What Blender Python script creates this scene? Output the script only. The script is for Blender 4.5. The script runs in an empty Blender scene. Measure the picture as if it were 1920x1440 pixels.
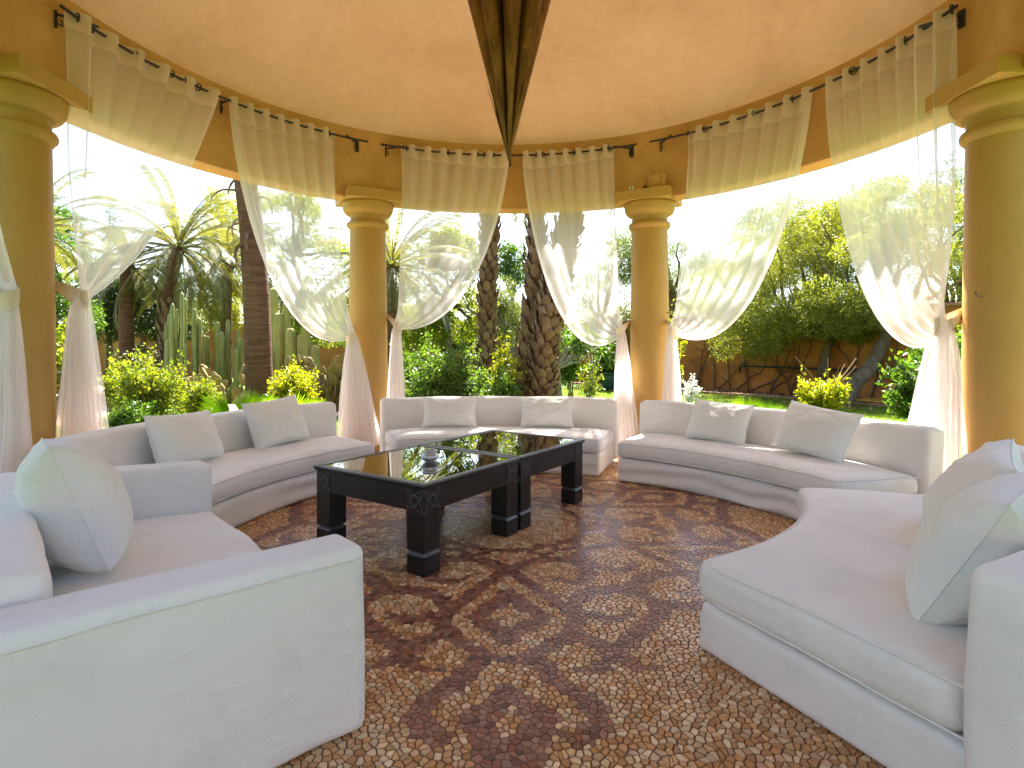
import bpy, math, random
import numpy as np
from mathutils import Vector, Matrix, noise
PI = math.pi
random.seed(7)
RNG = np.random.default_rng(7)
sc = bpy.context.scene
COL = sc.collection

# ------------------------------------------------------------------ camera
CAM_D, CAM_H, FPX = 3.88, 1.2, 1060.0       # camera stands at the open bay, 3.88 m from the middle of the floor
cam_data = bpy.data.cameras.new('camera')
cam = bpy.data.objects.new('camera', cam_data); COL.objects.link(cam)
cam.location = (0, -CAM_D, CAM_H); cam.rotation_euler = (PI/2, 0, 0)
cam_data.sensor_width = 36.0; cam_data.lens = 36.0*FPX/1920
cam_data.shift_x = 0.0031; cam_data.shift_y = -0.0344
cam_data.clip_start = 0.05; cam_data.clip_end = 600
sc.camera = cam

# ------------------------------------------------------------------ sky, sun, exposure
SUN_EL, SUN_AZ = math.radians(54), math.radians(8)     # azimuth from +Y towards +X
world = bpy.data.worlds.new('World'); sc.world = world; world.use_nodes = True
wn = world.node_tree; wn.nodes.clear()
sky = wn.nodes.new('ShaderNodeTexSky'); sky.sky_type = 'NISHITA'; sky.sun_disc = False
sky.sun_elevation = SUN_EL; sky.sun_rotation = SUN_AZ
sky.air_density = 1.0; sky.dust_density = 1.6; sky.ozone_density = 1.0
bg = wn.nodes.new('ShaderNodeBackground'); bg.inputs['Strength'].default_value = 0.062
wo = wn.nodes.new('ShaderNodeOutputWorld')
wn.links.new(sky.outputs[0], bg.inputs[0]); wn.links.new(bg.outputs[0], wo.inputs[0])
sun_data = bpy.data.lights.new('sun', 'SUN'); sun_data.energy = 5.0; sun_data.angle = math.radians(0.5)
sun_data.color = (1.0, 0.95, 0.87)
sun = bpy.data.objects.new('sun', sun_data); COL.objects.link(sun)
sdir = Vector((math.sin(SUN_AZ)*math.cos(SUN_EL), math.cos(SUN_AZ)*math.cos(SUN_EL), math.sin(SUN_EL)))
sun.rotation_euler = sdir.to_track_quat('Z', 'Y').to_euler(); sun.location = sdir*60
vs = sc.view_settings
vs.view_transform = 'Standard'; vs.look = 'None'; vs.gamma = 1.0; vs.use_curve_mapping = False
vs.exposure = 3.0
cy = sc.cycles
cy.use_denoising = True; cy.max_bounces = 10; cy.diffuse_bounces = 5; cy.glossy_bounces = 4
cy.transmission_bounces = 6; cy.transparent_max_bounces = 24
cy.caustics_reflective = False; cy.caustics_refractive = False; cy.sample_clamp_indirect = 6.0

# ------------------------------------------------------------------ helpers
def at(px, D):                 # garden bearings: column of the photograph and distance -> plan position
    return ((px-954)/FPX*D, D-CAM_D)
def zat(py, D):
    return CAM_H+(654-py)/FPX*D
def flo(px, py):
    D = FPX*CAM_H/(py-654); return at(px, D)

def tag(o, label=None, cat=None, group=None, kind=None):
    if label: o['label'] = label
    if cat: o['category'] = cat
    if group: o['group'] = group
    if kind: o['kind'] = kind
    return o
def empty(name, loc=(0, 0, 0), rz=0.0, label=None, cat=None, group=None):
    o = bpy.data.objects.new(name, None); COL.objects.link(o)
    o.location = loc; o.rotation_euler = (0, 0, rz); o.empty_display_size = 0.1
    return tag(o, label, cat, group)
def link(name, me, parent=None, loc=None, rot=None):
    o = bpy.data.objects.new(name, me); COL.objects.link(o)
    if parent is not None: o.parent = parent
    if loc is not None: o.location = loc
    if rot is not None: o.rotation_euler = rot
    return o
def copy_tree(o, parent=None):
    c = o.copy(); COL.objects.link(c); c.parent = parent
    for ch in list(o.children): copy_tree(ch, c)
    return c

class MB:
    """collects vertices and faces of one mesh"""
    def __init__(s): s.v = []; s.f = []
    def add(s, v, f):
        n = len(s.v); s.v += [tuple(p) for p in v]; s.f += [tuple(i+n for i in q) for q in f]; return s
    def box(s, a, b, m=None):
        x0, y0, z0 = a; x1, y1, z1 = b
        v = [(x0,y0,z0),(x1,y0,z0),(x1,y1,z0),(x0,y1,z0),(x0,y0,z1),(x1,y0,z1),(x1,y1,z1),(x0,y1,z1)]
        if m is not None: v = [m @ Vector(p) for p in v]
        return s.add(v, [(0,3,2,1),(4,5,6,7),(0,1,5,4),(1,2,6,5),(2,3,7,6),(3,0,4,7)])
    def tube(s, pts, rad, n=8, cap=True):
        pts = [Vector(p) for p in pts]; m = len(pts)
        if not hasattr(rad, '__len__'): rad = [rad]*m
        v = []; f = []
        t0 = (pts[1]-pts[0]).normalized()
        ref = Vector((0,0,1)) if abs(t0.z) < .9 else Vector((1,0,0))
        nrm = (ref - t0*ref.dot(t0)).normalized()
        for i, p in enumerate(pts):
            t = (pts[min(i+1,m-1)]-pts[max(i-1,0)])
            t = t.normalized() if t.length > 1e-9 else t0
            nrm = (nrm - t*nrm.dot(t)); nrm = nrm.normalized() if nrm.length > 1e-6 else Vector((1,0,0))
            b = t.cross(nrm)
            for k in range(n):
                a = 2*PI*k/n; v.append(p + (nrm*math.cos(a)+b*math.sin(a))*rad[i])
        for i in range(m-1):
            for k in range(n):
                k2 = (k+1) % n; f.append((i*n+k, i*n+k2, (i+1)*n+k2, (i+1)*n+k))
        if cap: f.append(tuple(range(n-1,-1,-1))); f.append(tuple((m-1)*n+k for k in range(n)))
        return s.add(v, f)
    def lathe(s, prof, n=48, c=(0,0,0)):
        v = []; f = []; m = len(prof)
        for r, z in prof:
            for k in range(n):
                a = 2*PI*k/n; v.append((c[0]+r*math.cos(a), c[1]+r*math.sin(a), c[2]+z))
        for i in range(m-1):
            for k in range(n):
                k2 = (k+1) % n; f.append((i*n+k, i*n+k2, (i+1)*n+k2, (i+1)*n+k))
        return s.add(v, f)
    def grid(s, fn, nu, nv, closed=False):
        v = [fn(i/(nu if closed else nu-1), j/(nv-1)) for j in range(nv) for i in range(nu)]
        f = []
        for j in range(nv-1):
            for i in range(nu if closed else nu-1):
                i2 = (i+1) % nu; f.append((j*nu+i, j*nu+i2, (j+1)*nu+i2, (j+1)*nu+i))
        return s.add(v, f)
    def mesh(s, name, mat, smooth=False):
        me = bpy.data.meshes.new(name); me.from_pydata(s.v, [], s.f)
        if mat: me.materials.append(mat)
        if smooth: me.polygons.foreach_set('use_smooth', [True]*len(me.polygons))
        me.update(); return me
    def build(s, name, mat, parent=None, smooth=False, loc=None, rot=None):
        return link(name, s.mesh(name, mat, smooth), parent, loc, rot)

def np_mesh(name, V, Q, mat, smooth=False):
    """V (n,3) float, Q (m,k) int faces of equal size"""
    me = bpy.data.meshes.new(name)
    V = np.ascontiguousarray(V, dtype=np.float32); Q = np.ascontiguousarray(Q, dtype=np.int32)
    m, k = Q.shape
    me.vertices.add(len(V)); me.vertices.foreach_set('co', V.ravel())
    me.loops.add(m*k); me.loops.foreach_set('vertex_index', Q.ravel())
    me.polygons.add(m); me.polygons.foreach_set('loop_start', np.arange(m, dtype=np.int32)*k)
    if smooth: me.polygons.foreach_set('use_smooth', np.ones(m, dtype=bool))
    me.update(calc_edges=True)
    if mat: me.materials.append(mat)
    return me

def coords(L, b, n):
    """sample positions along an edge of length L with the rounding b resolved"""
    h = L/2; b = min(b, h*.98)
    e = [h-b*(1-x) for x in (.0, .3, .6, .85, 1.0)]
    mid = list(np.linspace(-(h-b), h-b, max(2, n)))[1:-1]
    return [-x for x in reversed(e)]+mid+e
def rblock(lx, ly, lz, bev, n):
    """rounded block centred on 0: vertices and faces"""
    X, Y, Z = (coords(L, bev, k) for L, k in zip((lx, ly, lz), n))
    nx, ny, nz = len(X), len(Y), len(Z); idx = {}; v = []; f = []
    hx, hy, hz = (max(L/2-bev, L*.01) for L in (lx, ly, lz))
    def g(i, j, k):
        if (i, j, k) not in idx:
            p = Vector((X[i], Y[j], Z[k]))
            c = Vector((max(-hx, min(hx, p.x)), max(-hy, min(hy, p.y)), max(-hz, min(hz, p.z))))
            d = p-c
            if d.length > 1e-9: p = c+d.normalized()*bev
            idx[(i, j, k)] = len(v); v.append(p)
        return idx[(i, j, k)]
    for i in range(nx-1):
        for j in range(ny-1):
            f.append((g(i,j,0), g(i,j+1,0), g(i+1,j+1,0), g(i+1,j,0)))
            f.append((g(i,j,nz-1), g(i+1,j,nz-1), g(i+1,j+1,nz-1), g(i,j+1,nz-1)))
    for i in range(nx-1):
        for k in range(nz-1):
            f.append((g(i,0,k), g(i+1,0,k), g(i+1,0,k+1), g(i,0,k+1)))
            f.append((g(i,ny-1,k), g(i,ny-1,k+1), g(i+1,ny-1,k+1), g(i+1,ny-1,k)))
    for j in range(ny-1):
        for k in range(nz-1):
            f.append((g(0,j,k), g(0,j,k+1), g(0,j+1,k+1), g(0,j+1,k)))
            f.append((g(nx-1,j,k), g(nx-1,j+1,k), g(nx-1,j+1,k+1), g(nx-1,j,k+1)))
    return v, f
def nz3(x, y, z): return noise.noise(Vector((x, y, z)))

# ------------------------------------------------------------------ materials
class NT:
    def __init__(s, name):
        s.m = bpy.data.materials.new(name); s.m.use_nodes = True
        s.t = s.m.node_tree; s.t.nodes.clear(); s.out = s.t.nodes.new('ShaderNodeOutputMaterial')
    def n(s, typ, **kw):
        nd = s.t.nodes.new('ShaderNode'+typ)
        for k, v in kw.items():
            if k in nd.inputs: s.set(nd.inputs[k], v)
            else: setattr(nd, k, v)
        return nd
    def set(s, inp, v):
        if hasattr(v, 'links') or isinstance(v, bpy.types.NodeSocket): s.t.links.new(v, inp)
        else:
            if inp.type == 'RGBA' and len(v) == 3: v = (*v, 1)
            inp.default_value = v
    def L(s, a, b): s.t.links.new(a, b)
    def noise(s, scale, detail=4, rough=.55, vec=None, dist=0):
        nd = s.n('TexNoise'); nd.inputs['Scale'].default_value = scale; nd.inputs['Detail'].default_value = detail
        nd.inputs['Roughness'].default_value = rough; nd.inputs['Distortion'].default_value = dist
        if vec is not None: s.L(vec, nd.inputs['Vector'])
        return nd.outputs['Fac']
    def obj(s, scale=(1,1,1)):
        tc = s.n('TexCoord'); mp = s.n('Mapping'); mp.inputs['Scale'].default_value = scale
        s.L(tc.outputs['Object'], mp.inputs['Vector']); return mp.outputs['Vector']
    def ramp(s, fac, stops):
        r = s.n('ValToRGB'); el = r.color_ramp.elements
        while len(el) > 1: el.remove(el[-1])
        el[0].position = stops[0][0]; el[0].color = (*stops[0][1], 1)
        for p, c in stops[1:]:
            e = el.new(p); e.color = (*c, 1)
        s.L(fac, r.inputs['Fac']); return r.outputs['Color']
    def bump(s, h, strength, dist=.01):
        b = s.n('Bump'); b.inputs['Strength'].default_value = strength; b.inputs['Distance'].default_value = dist
        s.L(h, b.inputs['Height']); return b.outputs['Normal']
    def mixc(s, fac, a, b, mode='MIX'):
        m = s.n('MixRGB', blend_type=mode)
        for i, x in zip(('Fac', 'Color1', 'Color2'), (fac, a, b)): s.set(m.inputs[i], x)
        return m.outputs['Color']
    def bsdf(s, col, rough=.6, normal=None, spec=.4, metal=0.0, **kw):
        p = s.n('BsdfPrincipled'); s.set(p.inputs['Base Color'], col); s.set(p.inputs['Roughness'], rough)
        s.set(p.inputs['Specular IOR Level'], spec); s.set(p.inputs['Metallic'], metal)
        for k, v in kw.items(): s.set(p.inputs[k], v)
        if normal is not None: s.L(normal, p.inputs['Normal'])
        return p.outputs[0]
    def mixs(s, fac, a, b):
        m = s.n('MixShader'); s.set(m.inputs[0], fac); s.L(a, m.inputs[1]); s.L(b, m.inputs[2]); return m.outputs[0]
    def fin(s, sh): s.L(sh, s.out.inputs['Surface']); return s.m

def mottled(name, c1, c2, scale=3.0, rough=.7, bump=.25, bscale=40, spec=.3, bdist=.01, stretch=(1,1,1), c3=None):
    t = NT(name); v = t.obj(stretch)
    stops = [(.3, c1), (.7, c2)] if c3 is None else [(.25, c1), (.5, c2), (.75, c3)]
    col = t.ramp(t.noise(scale, 6, .6, v), stops)
    nrm = t.bump(t.noise(bscale, 5, .6, v), bump, bdist) if bump else None
    return t.fin(t.bsdf(col, rough, nrm, spec))
def leafmat(name, c1, c2, c3, trans=.42, tcol=None, rough=.45):
    t = NT(name); g = t.n('NewGeometry')
    col = t.ramp(g.outputs['Random Per Island'], [(0, c1), (.5, c2), (1, c3)])
    d = t.bsdf(col, rough, None, .35)
    tr = t.n('BsdfTranslucent')
    tc = t.mixc(1.0, col, tcol or (1.5, 1.45, .5), 'MULTIPLY')
    t.L(tc, tr.inputs['Color'])
    return t.fin(t.mixs(trans, d, tr.outputs[0]))

M = {}
def make_materials():
    # tadelakt plaster of the dome and beam
    t = NT('ceiling_plaster'); v = t.obj()
    big = t.noise(1.1, 6, .62, v, .4); fine = t.noise(9, 8, .65, t.obj((1, 1, 3)))
    col = t.ramp(big, [(.3, (.72, .44, .30)), (.5, (.82, .54, .385)), (.72, (.87, .61, .47))])
    col = t.mixc(.20, col, t.ramp(fine, [(.32, (.57, .33, .20)), (.68, (.89, .64, .49))]))
    M['ceiling'] = t.fin(t.bsdf(col, .55, t.bump(fine, .12, .02), .35))
    t = NT('beam_plaster'); v = t.obj()
    col = t.ramp(t.noise(1.7, 7, .66, v, .5), [(.3, (.46, .24, .08)), (.55, (.57, .325, .12)), (.75, (.66, .40, .18))])
    M['beam'] = t.fin(t.bsdf(col, .6, t.bump(t.noise(14, 8, .65, v), .15, .02), .3))
    t = NT('column_paint'); v = t.obj((1, 1, .5))
    col = t.ramp(t.noise(2.3, 6, .6, v), [(.3, (.43, .26, .074)), (.6, (.49, .305, .09)), (.8, (.55, .36, .125))])
    st = t.noise(1.2, 9, .72, t.obj((2.2, 2.2, .5)), .5); scuff = t.noise(38, 6, .75, t.obj())
    col = t.mixc(t.ramp(st, [(.52, (0, 0, 0)), (.72, (.30,)*3)]), col, (.36, .22, .075)); col = t.mixc(t.ramp(scuff, [(.70, (0, 0, 0)), (.78, (.35,)*3)]), col, (.66, .50, .26))
    M['column'] = t.fin(t.bsdf(col, .58, t.bump(t.mixc(.4, t.noise(30, 6, .6, v), t.noise(5, 5, .6, t.obj((1, 1, .7)))), .22, .02), .3))
    # sofa cotton
    t = NT('white_cotton'); v = t.obj()
    col = t.ramp(t.noise(2.6, 8, .66, v), [(.28, (.715, .67, .63)), (.5, (.81, .77, .73)), (.75, (.84, .805, .77))])
    wr = t.noise(4.0, 6, .55, t.obj((1, 1, 2.2)), .35); wr2 = t.noise(16, 5, .6, t.obj((1, .6, 1.6)), 2.2); weave = t.noise(380, 2, .5, v)
    h = t.mixc(.10, t.mixc(.16, wr, wr2), weave)
    def creases(scale, st, seedv, lo, hi):
        # sparse sharp folds: ridges of a noise field, kept only where a slower noise allows them
        n1 = t.noise(scale, 3, .5, t.obj(st), .6); a = t.n('Math', operation='SUBTRACT'); t.L(n1, a.inputs[0]); a.inputs[1].default_value = .5
        b = t.n('Math', operation='ABSOLUTE'); t.L(a.outputs[0], b.inputs[0])
        rd = t.ramp(b.outputs[0], [(0, (1,)*3), (.06, (.5,)*3), (.17, (0,)*3)])
        mk = t.ramp(t.noise(seedv, 2, .5, v), [(lo, (0,)*3), (hi, (1,)*3)])
        return t.mixc(1.0, rd, mk, 'MULTIPLY')
    cr = t.mixc(1.0, creases(2.6, (1.0, 1.6, 1.9), 1.7, .48, .66), creases(5.0, (1.5, .9, 1.7), 2.3, .54, .70), 'ADD')
    nb = t.n('Bump'); nb.inputs['Strength'].default_value = .20; nb.inputs['Distance'].default_value = .012; t.L(cr, nb.inputs['Height'])
    t.L(t.bump(h, .50, .016), nb.inputs['Normal'])
    M['cotton'] = t.fin(t.bsdf(col, .9, nb.outputs['Normal'], .12, **{'Sheen Weight': .15}))
    t = NT('pillow_cotton'); v = t.obj()
    wr = t.noise(9, 6, .6, v, 1.2); weave = t.noise(420, 2, .5, v)
    M['pillow'] = t.fin(t.bsdf((.82, .795, .75), .9, t.bump(t.mixc(.14, wr, weave), .7, .016), .12, **{'Sheen Weight': .15}))
    # sheer voile
    def sheer(name, opac, tl, c=(.86, .82, .80)):
        t = NT(name)
        d = t.n('BsdfDiffuse', Color=c); tr = t.n('BsdfTranslucent', Color=c); tp = t.n('BsdfTransparent')
        s1 = t.mixs(tl, d.outputs[0], tr.outputs[0])
        return t.fin(t.mixs(opac, tp.outputs[0], s1))
    M['sheer'] = sheer('sheer_voile', .56, .5, (.92, .885, .885))
    M['header'] = sheer('curtain_header', .86, .4, (.84, .75, .68))
    M['tie'] = mottled('tie_band', (.70, .60, .48), (.78, .69, .57), 5, .85, .2, 90)
    M['iron'] = mottled('black_iron', (.012, .011, .010), (.03, .027, .024), 20, .45, .1, 60, .5)
    # brass lantern
    t = NT('aged_brass'); v = t.obj((1, 1, .35))
    nz = t.noise(9, 8, .7, v, .6)
    col = t.ramp(nz, [(.3, (.09, .036, .016)), (.5, (.20, .092, .034)), (.68, (.32, .165, .06)), (.85, (.46, .28, .12))])
    M['brass'] = t.fin(t.bsdf(col, t.ramp(nz, [(.3, (.55,)*3), (.8, (.3,)*3)]), t.bump(t.noise(30, 5, .6, t.obj()), .25, .01), .5, .6))
    # table
    t = NT('black_lacquer'); v = t.obj()
    col = t.ramp(t.noise(12, 6, .6, t.obj((1, 1, .2))), [(.3, (.006, .005, .005)), (.8, (.02, .016, .015))])
    M['lacquer'] = t.fin(t.bsdf(col, .32, t.bump(t.noise(60, 4, .6, v), .06, .01), .5))
    M['edge'] = mottled('worn_lacquer', (.05, .05, .055), (.11, .11, .12), 14, .35, .1, 50, .5)
    M['carve'] = mottled('grey_carving', (.16, .16, .16), (.25, .25, .26), 14, .7, .1, 50, .3)
    t = NT('mirror_glass')
    M['mirror'] = t.fin(t.bsdf((.42, .41, .38), .012, None, .5, 1.0))
    t = NT('silver'); M['silver'] = t.fin(t.bsdf((.50, .50, .51), .36, t.bump(t.noise(60, 4, .6, t.obj()), .2, .004), .5, 1.0))
    # floor
    t = NT('mosaic_stone'); a = t.n('VertexColor', layer_name='stone_col'); v = t.obj()
    col = t.mixc(.35, a.outputs['Color'], t.mixc(1.0, a.outputs['Color'], t.ramp(t.noise(55, 5, .65, v), [(.3, (.45, .42, .4)), (.7, (1.35, 1.3, 1.25))]), 'MULTIPLY'))
    M['stone'] = t.fin(t.bsdf(col, t.ramp(t.noise(3, 4, .6, v), [(.35, (.22,)*3), (.7, (.42,)*3)]), t.bump(t.noise(90, 4, .6, v), .18, .004), .45))
    M['grout'] = mottled('grout', (.15, .072, .040), (.21, .108, .062), 6, .75, .35, 160, .3)
    M['terrace'] = mottled('terrace_stone', (.50, .38, .29), (.64, .52, .42), 4, .8, .3, 50)
    M['terrace2'] = mottled('pale_terrace_stone', (.56, .44, .35), (.70, .58, .48), 4, .8, .3, 50)
    M['gap'] = mottled('sand_joint', (.22, .15, .09), (.3, .2, .12), 20, .9, .3, 80)
    # garden
    t = NT('lawn_ground'); v = t.obj()
    col = t.ramp(t.noise(1.3, 8, .65, v), [(.3, (.05, .10, .010)), (.6, (.10, .165, .015)), (.8, (.15, .20, .022))])
    M['lawn'] = t.fin(t.bsdf(col, .9, t.bump(t.noise(60, 6, .7, v), .6, .03), .2))
    M['soil'] = mottled('soil', (.10, .05, .03), (.19, .10, .06), 5, .95, .6, 25, .1, .03)
    M['gravel'] = mottled('pink_gravel', (.34, .22, .16), (.50, .35, .27), 6, .95, .5, 60, .1, .02)
    t = NT('terracotta_wall'); v = t.obj()
    col = t.ramp(t.noise(1.2, 8, .65, v, .3), [(.3, (.30, .115, .03)), (.55, (.42, .175, .05)), (.78, (.50, .24, .085))])
    M['wall'] = t.fin(t.bsdf(col, .9, t.bump(t.noise(12, 7, .65, v), .4, .03), .15))
    M['plinth'] = mottled('wall_foot', (.10, .06, .035), (.18, .105, .06), 3, .9, .4, 20, .1, .03)
    M['kerb'] = mottled('terracotta_kerb', (.36, .18, .11), (.50, .29, .19), 5, .9, .3, 40)
    M['bark'] = mottled('olive_bark', (.085, .060, .038), (.20, .15, .10), 7, .95, .9, 18, .1, .03, (1, 1, .3))
    M['greybark'] = mottled('grey_bark', (.20, .18, .16), (.34, .32, .29), 7, .9, .6, 25, .1, .02, (1, 1, .3))
    M['twig'] = mottled('twig', (.12, .08, .045), (.24, .17, .10), 9, .9, .3, 40, .1)
    M['vine'] = mottled('vine_wood', (.075, .05, .035), (.16, .115, .08), 9, .95, .6, 40, .1, .02)
    # fibrous palm trunk with rings
    t = NT('palm_fibre'); v = t.obj((1, 1, 5)); w = t.n('TexWave', wave_type='BANDS', bands_direction='Z')
    w.inputs['Scale'].default_value = 7.0; w.inputs['Distortion'].default_value = 9.0; w.inputs['Detail'].default_value = 4
    t.L(t.obj(), w.inputs['Vector'])
    fib = t.noise(30, 7, .7, t.obj((1, 1, .10))); rings = t.noise(1.0, 7, .7, t.obj((2.2, 2.2, 30)), .3); mixh = t.mixc(.30, rings, fib)
    col = t.ramp(mixh, [(.28, (.05, .026, .015)), (.5, (.125, .068, .040)), (.75, (.23, .14, .088))])
    M['fibre'] = t.fin(t.bsdf(col, .95, t.bump(mixh, .9, .03), .1))
    M['boot'] = mottled('palm_boot', (.13, .075, .045), (.36, .25, .165), 9, .95, .8, 45, .1, .015, (1, 1, .35), c3=(.42, .31, .22))
    t = NT('palm_boot_scale'); oi = t.n('ObjectInfo'); v = t.obj((1, 1, .3)); nzb = t.noise(16, 7, .7, v)
    colb = t.mixc(.5, t.ramp(nzb, [(.3, (.10, .055, .032)), (.55, (.24, .155, .098)), (.75, (.40, .29, .20))]), t.ramp(oi.outputs['Random'], [(0, (.09, .05, .03)), (.5, (.19, .12, .075)), (1, (.30, .21, .14))]))
    M['boot'] = t.fin(t.bsdf(colb, .95, t.bump(nzb, .9, .03), .1))
    M['bootcore'] = mottled('palm_core', (.07, .038, .022), (.13, .075, .045), 12, .95, .6, 40, .1, .02)
    M['thatch'] = leafmat('dead_frond', (.20, .12, .05), (.33, .22, .10), (.45, .32, .16), .25, (1.1, 1, .8))
    M['frond'] = leafmat('date_frond', (.07, .085, .026), (.125, .135, .042), (.22, .195, .075), .40, (1.25, 1.2, .5))
    M['fan'] = leafmat('fan_leaf', (.10, .18, .012), (.14, .24, .016), (.18, .29, .02), .6, (1.9, 1.9, .3))
    M['olive'] = leafmat('olive_leaf', (.10, .125, .018), (.165, .195, .03), (.25, .27, .075), .55, (1.6, 1.5, .4))
    M['olive_far'] = leafmat('grey_green_leaf', (.06, .085, .022), (.10, .13, .036), (.16, .185, .07), .45)
    M['yellow'] = leafmat('yellow_leaf', (.17, .215, .010), (.25, .285, .016), (.35, .345, .035), .5, (1.5, 1.4, .3))
    M['lime'] = leafmat('lime_leaf', (.09, .14, .012), (.15, .20, .018), (.25, .26, .035), .48, (1.6, 1.5, .3))
    M['green'] = leafmat('green_leaf', (.030, .070, .012), (.065, .125, .018), (.12, .18, .035), .42, (1.5, 1.6, .35))
    M['rose'] = leafmat('rose_leaf', (.04, .08, .016), (.075, .135, .022), (.14, .20, .05), .45, (1.5, 1.55, .4))
    M['dark'] = leafmat('dark_leaf', (.014, .034, .008), (.032, .062, .014), (.065, .10, .026), .35)
    M['pepper'] = leafmat('pepper_leaf', (.11, .15, .008), (.20, .225, .012), (.32, .30, .02), .5, (1.5, 1.4, .3))
    M['blossom'] = leafmat('white_blossom', (.7, .68, .62), (.78, .76, .72), (.85, .83, .8), .3, (1, 1, 1))
    M['grass'] = leafmat('grass_blade', (.08, .15, .008), (.13, .21, .012), (.20, .26, .02), .5, (1.7, 1.6, .3))
    M['cactus'] = mottled('cactus', (.15, .18, .055), (.27, .285, .10), 6, .7, .2, 30, .3, .01, (1, 1, .3))
    M['paleca'] = mottled('pale_cactus', (.26, .25, .07), (.38, .35, .11), 6, .7, .2, 30, .3, .01, (1, 1, .3))
    M['pear'] = mottled('prickly_pear', (.11, .12, .035), (.26, .20, .07), 5, .75, .3, 60, .25, c3=(.34, .24, .10))
    M['pearwood'] = mottled('pear_wood', (.13, .08, .045), (.24, .16, .09), 6, .95, .6, 25, .1, .02)
    M['rock'] = mottled('rock', (.30, .22, .18), (.50, .40, .35), 5, .9, .8, 18, .2, .04)
    M['black'] = mottled('black_paint', (.012, .012, .014), (.03, .03, .034), 6, .6, .1, 40)
    M['potgreen'] = mottled('green_pot', (.025, .07, .06), (.05, .11, .09), 6, .5, .1, 40)
    M['hose'] = mottled('yellow_hose', (.45, .26, .03), (.55, .34, .05), 6, .5, .0, 40)
    M['pipe'] = mottled('dark_pipe', (.012, .022, .018), (.03, .045, .035), 6, .5, .0, 40)
    M['white'] = mottled('white_plastic', (.72, .70, .66), (.8, .78, .74), 6, .5, .0, 40)
make_materials()
# ================================================================== the pavilion
R_IN, R_OUT, R_COL, R_ROD = 3.26, 3.48, 3.40, 3.135
Z_BEAM, Z_JUN, Z_ROD = 2.955, 3.79, 3.60
def pol(a_deg, r, z=0.0):      # azimuth from +Y towards +X
    a = math.radians(a_deg); return Vector((r*math.sin(a), r*math.cos(a), z))

# ground: one sheet to the horizon
g = MB()
def ground_z(x, y):
    return -0.085
NG = 60; ext = [-260, -120, -60, -30, -22]+list(np.linspace(-16, 16, 24))+[22, 30, 60, 120, 260]
for y in ext:
    for x in ext: g.v.append((x, y+4, ground_z(x, y)))
n = len(ext)
g.f = [(j*n+i, j*n+i+1, (j+1)*n+i+1, (j+1)*n+i) for j in range(n-1) for i in range(n-1)]
tag(g.build('lawn', M['lawn'], None, True), 'green garden lawn around the pavilion', kind='structure')

# terrace ring of pale slabs round the mosaic
tb = MB(); tb.lathe([(3.50, -.08), (4.42, -.08), (4.42, -.016), (3.50, -.016), (3.50, -.08)], 96)
terrace = tag(tb.build('terrace', M['gap']), 'pale stone terrace ring around the mosaic floor', kind='structure')
for ring, (r0, r1, cnt) in enumerate(((3.56, 3.98, 54), (3.99, 4.41, 58))):
    for i in range(cnt):
        a0 = 360*i/cnt+ring*3; a1 = a0+360/cnt-.22; dz = random.uniform(-.003, .003)
        v = []
        for z in (-.03, .0+dz):
            for a, r in ((a0, r0), ((a0+a1)/2, r0), (a1, r0), (a1, r1-.008), ((a0+a1)/2, r1-.008), (a0, r1-.008)): v.append(pol(a, r, z))
        b = MB().add(v, [(5,4,3,2,1,0), (6,7,8,9,10,11)]+[(k, (k+1) % 6, (k+1) % 6+6, k+6) for k in range(6)])
        b.build('slab', M['terrace'] if random.random() < .6 else M['terrace2'], terrace)

# ---- mosaic floor: every stone is a small block set in grout
fl = MB(); fl.lathe([(0.001, 0), (1.2, 0), (2.4, 0), (3.555, 0), (3.555, -.08)], 96)
floor = tag(fl.build('floor', M['grout']), 'round mosaic floor of tan and dark brown stone chips with scrolls', kind='structure')

def zoomed(zx, zy):            # sketch sheet of the mosaic scrolls -> floor plan, measured along the motif's axis
    x, y = flo(680+.3229*zx, 1020+.3229*zy); return (x+.012, -y)
def smooth_line(p, n=6):
    out = []
    for i in range(len(p)-1):
        a, b, c, d = p[max(i-1, 0)], p[i], p[i+1], p[min(i+2, len(p)-1)]
        for k in range(n):
            t = k/n
            out.append(tuple(.5*((2*b[j])+(-a[j]+c[j])*t+(2*a[j]-5*b[j]+4*c[j]-d[j])*t*t+(-a[j]+3*b[j]-3*c[j]+d[j])*t**3) for j in range(3)))
    out.append(p[-1]); return out
STROKES = [
    [(840,150,.055),(930,112,.055),(1050,90,.055),(1190,92,.06),(1285,150,.06),(1270,212,.045),(1180,222,.035),(1095,200,.02),(1060,182,.008)],
    [(850,160,.05),(1000,262,.045),(1125,345,.05),(1222,430,.055),(1185,520,.055),(1070,595,.05),(950,655,.04),(820,684,.03)],
    [(1190,380,.05),(1255,305,.06),(1400,268,.065),(1580,280,.07),(1700,340,.065),(1700,420,.06),(1600,500,.06),(1510,580,.055),(1440,640,.05)],
    [(1230,430,.06),(1310,415,.05),(1400,440,.045),(1500,425,.035),(1535,393,.02),(1490,366,.008)],
    [(1190,525,.05),(1300,558,.05),(1390,600,.055),(1412,660,.05),(1370,710,.04),(1280,738,.028),(1200,712,.01)],
    [(1430,610,.055),(1490,665,.05),(1590,712,.03),(1735,722,.008)],
    [(960,660,.05),(1050,730,.055),(1140,815,.055),(1260,885,.055),(1335,965,.055),(1352,1040,.055),(1310,1105,.05),(1220,1130,.04),(1140,1100,.02)],
]
SEG = []
for st in STROKES:
    pl = [(*zoomed(a, b), w*.80) for a, b, w in st]; pl = smooth_line(pl)
    for a, b in zip(pl[:-1], pl[1:]): SEG.append((a[0], a[1], a[2], b[0], b[1], b[2]))
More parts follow.
